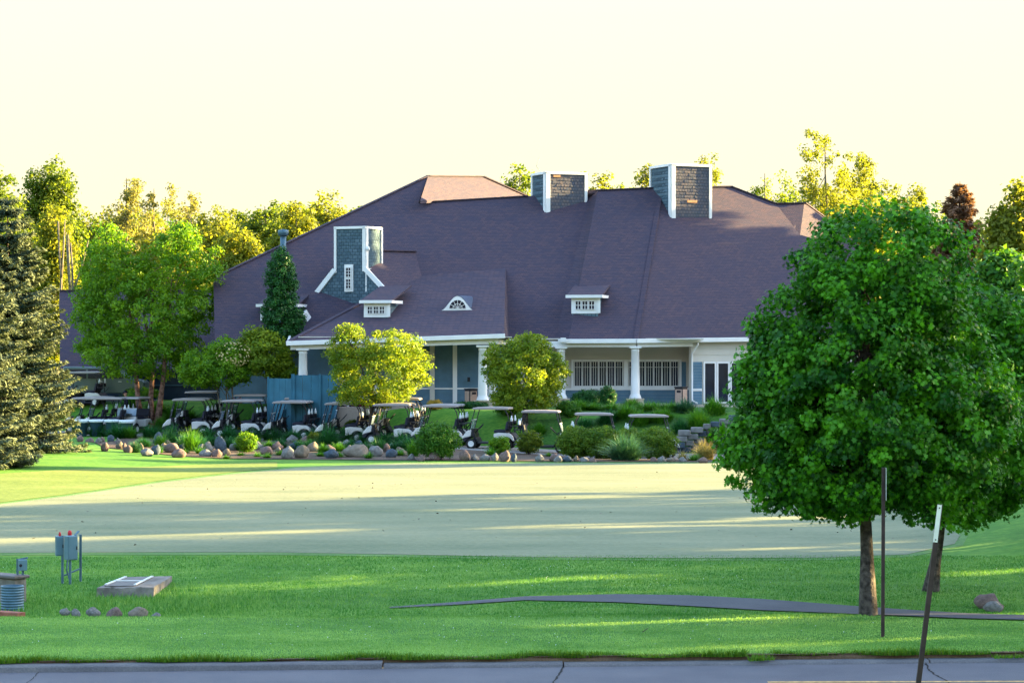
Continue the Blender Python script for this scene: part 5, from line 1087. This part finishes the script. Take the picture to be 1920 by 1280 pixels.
# blue bins with pale liners
for i, (px, D, lab) in enumerate(((153, 121.4, 'blue bin nearest the spruce with a pale liner'), (181, 121.3, 'blue bin second from the spruce'), (210, 121.2, 'blue bin third from the spruce with liner pulled over the rim'), (238, 120.6, 'blue bin in front of the rear-view cart'))):
    b = onG((px-CX)/F*D, D); t = thing('refuse_bin', lab, 'bin', b, 0, 'blue bins beside the carts')
    m = MB(); m.lathe([(.24, 0), (.34, .78), (.37, .78), (.37, .82), (.33, .82), (.30, .7), (0, .68)], b, n=20); m.build('body', M['bluebin'], t)
    m = MB(); m.lathe([(.385, .70+.03*math.sin(i)), (.39, .84), (.36, .86), (.31, .80), (.05, .74)], b, n=20); m.build('liner', M['liner'], t)
# van in the car park
vb_ = onG((196-CX)/F*132.6, 132.6); vn = thing('parked_van', 'grey-green van parked behind the carts under the trees', 'van', vb_); o = vb_
pv = [(-2.3, .45), (-2.35, 1.0), (-2.2, 1.15), (-1.5, 1.25), (-.75, 1.85), (2.1, 1.9), (2.3, 1.2), (2.35, .5), (1.9, .42), (-1.9, .42)]
Mx = Matrix.Scale(-1, 3, Vector((1, 0, 0)))
m = MB(); m.prism(pv, -.9, .9, M=Mx, c=o); m.build('body', M['van'], vn, bevel=.06)
for x0, x1 in ((-1.25, -.38), (-.3, .75), (.85, 1.95)):
    m = MB(); zl = 1.25
    m.prism([(-x0, zl), (-x0-(.42 if x0 < -1 else 0.02), 1.74), (-x1, 1.76), (-x1, zl)], -.93, -.905, c=o); m.build('window', M['glass'], vn)
for x in (.65, -.4): m = MB(); m.box(o+Vector((-x+.6, -.93, 1.08)), (.18, .03, .04)); m.build('handle', M['chrome'], vn)
for x in (-1.45, 1.45):
    for y in (-.82, .82):
        m = MB(); m.lathe([(.18, -.1), (.33, -.1), (.35, 0), (.33, .1), (.18, .1)], o+Vector((x, y, .35)), 'Y', 20); w = m.build('tyre', M['rubber'], vn)
        m = MB(); m.lathe([(0, -.08), (.19, -.08), (.19, .08), (0, .08)], o+Vector((x, y, .35)), 'Y', 16); m.build('rim', M['chrome'], w)
# people
def person(label, loc, rz, capmat, seed):
    J = {'pel': (0, 0, .95, .135), 'wai': (0, .01, 1.12, .125), 'che': (0, 0, 1.32, .15), 'nec': (0, 0, 1.50, .058), 'nc2': (0, -.015, 1.56, .058), 'hd0': (0, -.025, 1.63, .085), 'hd1': (0, -.02, 1.70, .098), 'hd2': (0, -.01, 1.775, .075),
         'hl': (.09, 0, .90, .095), 'kl': (.10, -.03, .50, .065), 'al': (.10, .02, .09, .045), 'fl': (.11, -.15, .04, .04), 'hr': (-.09, 0, .90, .095), 'kr': (-.10, -.02, .50, .065), 'ar': (-.10, .03, .09, .045), 'fr': (-.11, -.14, .04, .04),
         'sl': (.19, 0, 1.42, .065), 'el': (.25, .02, 1.14, .045), 'wl': (.22, -.16, .98, .032), 'pl': (.21, -.22, .95, .03), 'sr': (-.19, 0, 1.42, .065), 'er': (-.25, .02, 1.14, .045), 'wr': (-.22, -.16, .98, .032), 'pr': (-.21, -.22, .95, .03)}
    E = [('pel', 'wai'), ('wai', 'che'), ('che', 'nec'), ('nec', 'nc2'), ('nc2', 'hd0'), ('hd0', 'hd1'), ('hd1', 'hd2'), ('pel', 'hl'), ('hl', 'kl'), ('kl', 'al'), ('al', 'fl'), ('pel', 'hr'), ('hr', 'kr'), ('kr', 'ar'), ('ar', 'fr'), ('che', 'sl'), ('sl', 'el'), ('el', 'wl'), ('wl', 'pl'), ('che', 'sr'), ('sr', 'er'), ('er', 'wr'), ('wr', 'pr')]
    for sd, sx_ in (('l', 1), ('r', -1)):
        for k in range(4): J[f'f{sd}{k}'] = (sx_*(.235-.018*k), -.30+.006*abs(k-1), .925, .009); E.append((f'p{sd}', f'f{sd}{k}'))
        J[f't{sd}'] = (sx_*.175, -.25, .965, .011); E.append((f'p{sd}', f't{sd}'))
    keys = list(J); me = bpy.data.meshes.new('body'); me.from_pydata([J[k][:3] for k in keys], [(keys.index(a), keys.index(b)) for a, b in E], [])
    tmp = link(bpy.data.objects.new('tmp', me)); md = tmp.modifiers.new('s', 'SKIN'); md.use_smooth_shade = True
    for k, kk in enumerate(keys): me.skin_vertices[0].data[k].radius = (J[kk][3],)*2; me.skin_vertices[0].data[k].use_root = (k == 0)
    tmp.modifiers.new('d', 'SUBSURF').levels = 2
    dg = bpy.context.evaluated_depsgraph_get(); me2 = bpy.data.meshes.new_from_object(tmp.evaluated_get(dg)); bpy.data.objects.remove(tmp)
    me2.materials.clear(); me2.materials.append(M['cloth']); me2.materials.append(M['skin'])
    for p in me2.polygons:
        c_ = p.center; p.material_index = 1 if (c_.z > 1.52 or (abs(c_.x) > .14 and c_.y < -.17 and .85 < c_.z < 1.1)) else 0
    t = thing('person', label, 'person', loc, rz)
    b = link(bpy.data.objects.new('body', me2)); b.parent = t
    def loc_mesh(mb, name, mat):
        for i_ in range(len(mb.v)): mb.v[i_] = mb.v[i_]+ORIGIN[t.name]
        return mb.build(name, mat, t)
    m = MB(); m.lathe([(.108, 0), (.112, .05), (.095, .10), (.05, .13), (0, .135)], (0, -.012, 1.725), n=18); m.add([Vector(p) for p in [(-.075, -.10, 1.735), (.075, -.10, 1.735), (.055, -.20, 1.715), (-.055, -.20, 1.715), (-.075, -.10, 1.75), (.075, -.10, 1.75), (.055, -.20, 1.727), (-.055, -.20, 1.727)]], [(0, 1, 2, 3), (7, 6, 5, 4), (0, 4, 5, 1), (1, 5, 6, 2), (2, 6, 7, 3), (3, 7, 4, 0)]); loc_mesh(m, 'cap', capmat)
    m = MB(); m.lathe([(0, 0), (.016, .006), (.018, .02), (.008, .05)], (0, -.122, 1.655), n=8)
    for sx_ in (-1, 1): m.lathe([(0, -.03), (.012, -.02), (.014, .02), (0, .03)], (sx_*.098, -.015, 1.69), n=8)
    loc_mesh(m, 'nose_and_ears', M['skin'])
    m = MB()
    for sx_ in (-1, 1): m.box((sx_*.034, -.112, 1.70), (.022, .012, .010))
    m.box((0, -.112, 1.625), (.045, .012, .008)); loc_mesh(m, 'eyes_and_mouth', M['black'])
    return t
person('person in dark jacket and dark cap standing behind the rear-view cart', onG((236-CX)/F*127.2, 127.2)+Vector((0, 0, 0.12)), math.radians(-65), M['cloth'], 1)
person('person in a red cap whose head shows over the furthest cart roof', onG((157-CX)/F*133.5, 133.5), math.radians(10), M['redcap'], 2)

# ---- utility corner at the lower left
def local(px, py, D): return P(px, py, D)
Dc = 49.0; g = float(zg(P(125, 0, Dc).x, Dc)); uc = thing('utility_cabinets', 'grey electrical cabinets with red lamps mounted on steel posts', 'electrical cabinet', (P(128, 0, Dc).x, Dc, g))
s = Dc/F
for x, dy, y0 in ((118, -.05, 1003), (134, -.15, 1003), (147, .25, 1003)):
    p = P(x, y0, Dc); m = MB(); m.bar((p.x, Dc+dy, g-.1), (p.x, Dc+dy, p.z), .045, .045); m.build('post', M['galv'], uc)
m = MB(); a = P(132, 1078, Dc); b = P(147, 1069, Dc); m.bar((a.x-.12, Dc, a.z), (b.x, Dc+.2, b.z+.02), .03, .03); m.build('brace', M['galv'], uc)
for x0, x1, y0, y1, dy, rz, nm in ((103, 120, 1004, 1041, 0, .3, 'cabinet'), (125, 148, 1002, 1047, -.22, .62, 'cabinet')):
    p = P((x0+x1)/2, (y0+y1)/2, Dc); w, h = (x1-x0)*s, (y1-y0)*s; m = MB(); m.box((p.x, Dc+dy, p.z), (w*.86, .20, h), Rz(rz)); cb = m.build(nm, M['cab'], uc, bevel=.012)
    m = MB(); m.box(Vector((p.x, Dc+dy, p.z))+Rz(rz) @ Vector((0, -.108, 0)), (w*.74, .015, h*.92), Rz(rz)); m.build('door', M['cab'], cb, bevel=.005)
    m = MB(); m.box(Vector((p.x, Dc+dy, p.z))+Rz(rz) @ Vector((w*.3, -.122, 0)), (.02, .02, .07), Rz(rz)); m.build('latch', M['black'], cb)
for x, y, r in ((131.5, 1000, .042), (113, 1003, .026)):
    p = P(x, y, Dc); m = MB(); m.lathe([(r*.9, 0), (r, .02), (r, .07), (r*.6, .1), (0, .105)], p-Vector((0, .05, .03)), n=14); m.build('red_lamp', M['redlamp'], uc)
m = MB(); p = P(127, 1045, Dc); m.tube([p, p-Vector((.02, 0, .25)), p-Vector((-.05, 0, .5)), (p.x+.03, Dc, g)], .016, 6); m.build('conduit', M['galv'], uc)
m = MB(); a, b = P(141, 1003, Dc), P(146, 996, Dc); m.bar(a, b+Vector((0, .1, 0)), .05, .02); m.build('hood', M['cab'], uc)
Dm = 46.2; g = float(zg(P(40, 0, Dm).x, Dm)); mt = thing('meter_box', 'small grey meter box on two steel posts beside the corrugated pipe', 'meter box', (P(40, 0, Dm).x, Dm, g)); s = Dm/F
for x in (33, 43):
    p = P(x, 1047, Dm); m = MB(); m.bar((p.x, Dm, g-.1), (p.x, Dm, p.z), .04, .04); m.build('post', M['galv'], mt)
p = P(44, 1058, Dm); m = MB(); m.box((p.x, Dm-.08, p.z), (.15, .12, .21), Rz(.5)); bx_ = m.build('box', M['cab'], mt, bevel=.01)
m = MB(); m.lathe([(.03, 0), (.03, .02), (0, .025)], Vector((p.x-.02, Dm-.15, p.z)), 'Y', 12, M=Matrix.Scale(-1, 3, Vector((0, 1, 0)))); m.build('dial', M['black'], bx_)
m = MB(); q = P(43, 1046, Dm); m.bar(P(31, 1049, Dm), P(52, 1045, Dm), .05, .03); m.build('top_rail', M['galv'], mt)
# corrugated pipe end
Dp = 44.9; p = P(23, 1130, Dp); g = float(zg(p.x, Dp)); cp = thing('corrugated_pipe', 'upright corrugated steel pipe at the left edge of the lawn', 'pipe', (p.x, Dp, g))
prof = [(.20, p.z-.2)]; zt = P(23, 1097, Dp).z; k = 0
for z in np.linspace(p.z-.2, zt, 90): prof.append((.212+.007*math.sin((z-p.z)/.05*6.283), z))
prof += [(.185, zt), (.18, p.z)]
m = MB(); m.lathe(prof, (p.x, Dp, 0), n=28); m.build('shell', M['galv'], cp)
hw = thing('headwall', 'old concrete headwall with a dark slab on top at the left edge', 'wall', (P(0, 0, 46).x, 46, -.3))
a, b = P(-40, 1098, 46.6), P(28, 1098, 46.0); m = MB(); wall(m, (a.x, a.y), (b.x, b.y), -.5, P(0, 1083, 46.3).z, .3); m.build('wall', M['concrete'], hw, bevel=.02)
a, b = P(-40, 1083, 46.5), P(27, 1083, 45.9); m = MB(); wall(m, (a.x, a.y), (b.x, b.y), P(0, 1082, 46.3).z, P(0, 1076, 46.3).z, .4); m.build('slab', M['steelplate'], hw, bevel=.02)
a, b = P(-60, 1131, 44.2), P(40, 1142, 43.6); m = MB(); m.bar(Vector((a.x, a.y, float(zg(a.x, a.y))+.03)), Vector((b.x, b.y, float(zg(b.x, b.y))+.03)), .22, .14); m.build('brick_edging', surf('red_brick_edging', (.25, .09, .06), .9, .25, 6), hw)
# concrete vault with hatch
zt = -.01; LF, RF, RB, LB = [hit((Vector((0, 0, zt)), Vector((0, 0, 1))), x, y) for x, y in ((183, 1100), (288, 1101), (323, 1079), (231, 1081))]
cv = thing('concrete_vault', 'low concrete vault with a steel hatch set in the grass', 'utility vault', ((LF.x+RB.x)/2, (LF.y+RB.y)/2, -.25))
bm = MB(); nb = 9; top, bot = [], []
ring = [LF, RF, RB, LB]; Rr = random.Random(4); per = []
for i in range(4):
    for k in range(nb): q = ring[i].lerp(ring[(i+1) % 4], k/nb); per.append(q+Vector((Rr.uniform(-.02, .02), Rr.uniform(-.03, .03), Rr.uniform(-.03, .012) if i == 0 else 0)))
n = len(per); low = [Vector((q.x, q.y, -.55)) for q in per]; md = [q.lerp(l2, .3)+Vector((Rr.uniform(-.02, .02), Rr.uniform(-.03, .01), 0)) for q, l2 in zip(per, low)]
bm.add(per+md+low, [tuple(range(n))]+[((i+1) % n, i, i+n, (i+1) % n+n) for i in range(n)]+[((i+1) % n+n, i+n, i+2*n, (i+1) % n+2*n) for i in range(n)]); bm.build('block', M['concrete'], cv)
L4 = lambda a, b: LF.lerp(RF, a).lerp(LB.lerp(RB, a), b)+Vector((0, 0, .02))
for a0, a1, b0, b1 in ((.10, .62, .06, .42), (.12, .62, .48, .88)):
    m = MB(); m.slab([L4(a0, b0), L4(a1, b0), L4(a1, b1), L4(a0, b1)], .02, Vector((0, 0, -1))); m.build('hatch_plate', M['steelplate'], cv)
for a0, b0, a1, b1 in ((.10, .10, .12, .86), (.63, .10, .65, .86)):
    m = MB(); m.bar(L4(a0, b0)+Vector((0, 0, .012)), L4(a1, b1)+Vector((0, 0, .012)), .05, .02); m.build('hatch_rail', M['signback'], cv)
m = MB(); m.bar(L4(.1, .45)+Vector((0, 0, .012)), L4(.65, .45)+Vector((0, 0, .012)), .05, .02); m.build('hatch_rail', M['signback'], cv)

# ---- sign posts
b = G(1655, 1193); tp = P(1656.5, 876, b.y); t = thing('sign_post', 'tall upright brown sign post with its plate seen edge-on', 'sign post', b)
m = MB(); m.bar(b-Vector((0, 0, .3)), tp, .055, .05, up=(0, 1, 0)); m.build('post', M['post'], t, bevel=.006)
pc = P(1661, 907, b.y-.02); m = MB(); m.box((pc.x, pc.y-.02, pc.z), (.30, .006, .52), Rz(math.radians(82))); m.build('sign_plate', M['signback'], t)
D = 30.0; tp = P(1763, 945, D); lowp = P(1722, 1280, D); d = (lowp-tp).normalized(); b = tp+d*((tp.z+.12)/-d.z)
t = thing('sign_post', 'leaning dark sign post with a pale plate, nearest the road', 'sign post', b)
m = MB(); m.bar(b+d*.2, tp, .062, .05, up=(0, 1, 0)); m.build('post', M['post'], t, bevel=.006)
a0, a1 = P(1762, 946, D-.03), P(1753.5, 1016, D-.03); m = MB(); m.bar(a0, a1, .055, .008, up=(0, 1, 0)); pl_ = m.build('sign_plate', M['signback'], t)
for f in (.08, .93):
    q = a0.lerp(a1, f); m = MB(); m.lathe([(0, -.012), (.009, -.01), (.009, 0)], q-Vector((0, .006, 0)), 'Y', 8); m.build('bolt', M['black'], pl_)
m = MB(); b = G(1205, 1186); m.tube([b+Vector((0, 0, .02)), b+Vector((.08, .1, .06)), P(1216, 1176, b.y+.2)], [.008, .007, .004], 5); o = m.build('twig', M['bark']); tag(o, 'thin dark twig lying on the front lawn', 'twig')

# ================================================================== GRASS
rng = np.random.default_rng(77); n = 300000
gx = rng.uniform(-12.5, 12.5, n); gy = kerb_y(gx)+0.34+rng.random(n)**1.25*17.5
keep = np.abs(gx) < gy*0.2133*1.03
# keep the path clear
def px_of(x, y, z): return CX+x/y*F, CY-(z-CAMZ)/y*F
ppx, ppy = px_of(gx, gy, zg(gx, gy))
far_y = np.interp(ppx, [730, 850, 985, 1158, 1290, 1429, 1612, 1732, 1800, 1920], [1139, 1130, 1119, 1115, 1117, 1124, 1138, 1146, 1150, 1154]); near_y = np.interp(ppx, [730, 850, 985, 1158, 1290, 1429, 1612, 1732, 1800, 1920], [1139, 1135, 1126, 1130, 1137, 1145, 1152, 1157, 1160, 1163])
keep &= ~((ppy > far_y-0.5) & (ppy < near_y+1.5) & (ppx > 760+rng.random(len(gx))*140)); keep &= ppy > 1042
def in_slab(x, y, pad=.0):
    inside = np.ones(len(x), bool); q4_ = [LF, RF, RB, LB]
    for i_ in range(4):
        a_, b2_ = q4_[i_], q4_[(i_+1) % 4]; inside &= ((b2_.x-a_.x)*(y-a_.y)-(b2_.y-a_.y)*(x-a_.x)) > -pad
    return inside
keep &= ~in_slab(gx, gy)
gx, gy = gx[keep], gy[keep]; n = len(gx); base = np.stack([gx, gy, zg(gx, gy)-.005], 1)
patch = np.array([noise.noise(Vector((a*.55, b*.9, 0)))+.6*noise.noise(Vector((a*2.1, b*2.6, 5))) for a, b in zip(gx[::1], gy[::1])])
front = sstep(43.0, 40.5, gy)
tone = np.clip(.20+.42*patch+.40*front+.12*np.sin(gy*3.1+.4*np.sin(gx))*front+rng.normal(0, .16, n), 0, 1)
hh = rng.uniform(.016, .038, n)*(1+.5*(1-front))
o = blades('lawn_grass', base, hh, hh*rng.uniform(.1, .7, n), np.full(n, .0065), L['lawnblade'], None, rng, 1, rnd=tone); tag(o, 'short mown grass of the front lawn', 'grass', kind='stuff')
n = 16000; gx = rng.uniform(-9.5, 9.8, n); gy = kerb_y(gx)+.24+np.abs(rng.normal(0, .13, n))+.05*np.sin(gx*1.7)+.04*np.sin(gx*5.1)
over = ((gx > 3.6) & (gx < 4.0)) | ((gx > 7.4) & (gx < 7.9)); gy = np.where(over & (rng.random(n) < .6), gy-.28, gy)
h2 = rng.uniform(.03, .11, n)*(1+.4*np.sin(gx*2.3))
o = blades('edge_grass', np.stack([gx, gy, np.where(over, -.06, -.02)*np.ones(n)], 1), h2, h2*rng.uniform(.2, .9, n), np.full(n, .006), L['edgeblade'], None, rng, 2); tag(o, 'long ragged grass hanging over the kerb', 'grass', kind='stuff')
bank = MB(); bxs = np.linspace(-60, 60, 241)
bank.add([Vector((x, float(kerb_y(x))+o_, z_)) for x in bxs for o_, z_ in ((.315, .003), (.285, -.05), (.27, -.14))], [(3*i+j, 3*i+3+j, 3*i+4+j, 3*i+1+j) for i in range(240) for j in (0, 1)])
o = bank.build('dirt_bank', M['dirt'], None, fix=False); o['kind'] = 'structure'; o['label'] = 'bare earth lip between lawn and kerb'
strip_pts = [(x, float(kerb_y(x))+.34+.02*math.sin(x*4)) for x in np.linspace(-9.5, 9.8, 120)]
o = strip('dirt_edge', strip_pts, .14, .004, M['dirt'], None, 1.0); o['kind'] = 'structure'
# unmown grass in the hollow at the lower left
n = 26000; gx = rng.uniform(-9.6, -2.6, n); gy = rng.uniform(43.3, 49, n); k = np.exp(-((gx+7.0)/2.1)**2-((gy-45.6)/1.7)**2) > rng.random(n)*.9
k &= ~in_slab(gx, gy, .03)
gx, gy = gx[k], gy[k]; n = len(gx); h2 = rng.uniform(.05, .16, n)
o = blades('hollow_grass', np.stack([gx, gy, zg(gx, gy)-.01], 1), h2, h2*rng.uniform(.1, .8, n), np.full(n, .006), L['lawnblade'], None, rng, 2, rnd=np.clip(rng.normal(.25, .2, n), 0, 1)); tag(o, 'longer uncut grass in the hollow round the concrete vault', 'grass', kind='stuff')

# fallen leaves and dew-wet debris on the green, daisies in the lawn
n = 240; xs_ = rng.uniform(-14, 14, n); ys_ = rng.uniform(56, 90, n); k = np.abs(xs_) < ys_*.2; xs_, ys_ = xs_[k], ys_[k]; n = len(xs_)
o = leaves_obj('fallen_leaves', np.stack([xs_, ys_, zg(xs_, ys_)+.035], 1), rng.normal(0, .25, (n, 3))+np.array([0, 0, 1]), rng.uniform(.04, .11, n), M['bark_pale'], None, rng=rng); tag(o, 'scattered small fallen leaves on the putting green', 'leaves', kind='stuff')
n = 420; xs_ = rng.normal(0, 5, n); ys_ = rng.uniform(37.5, 52, n); k = (ys_ < 41.5) | (ys_ > 47.5); xs_, ys_ = xs_[k], ys_[k]; n = len(xs_)
o = leaves_obj('clover_flowers', np.stack([xs_, ys_, zg(xs_, ys_)+.045], 1), rng.normal(0, .3, (n, 3))+np.array([0, -.6, .8]), rng.uniform(.012, .026, n), M['liner'], None, rng=rng); tag(o, 'tiny white clover flowers dotted over the front lawn', 'flowers', kind='stuff')
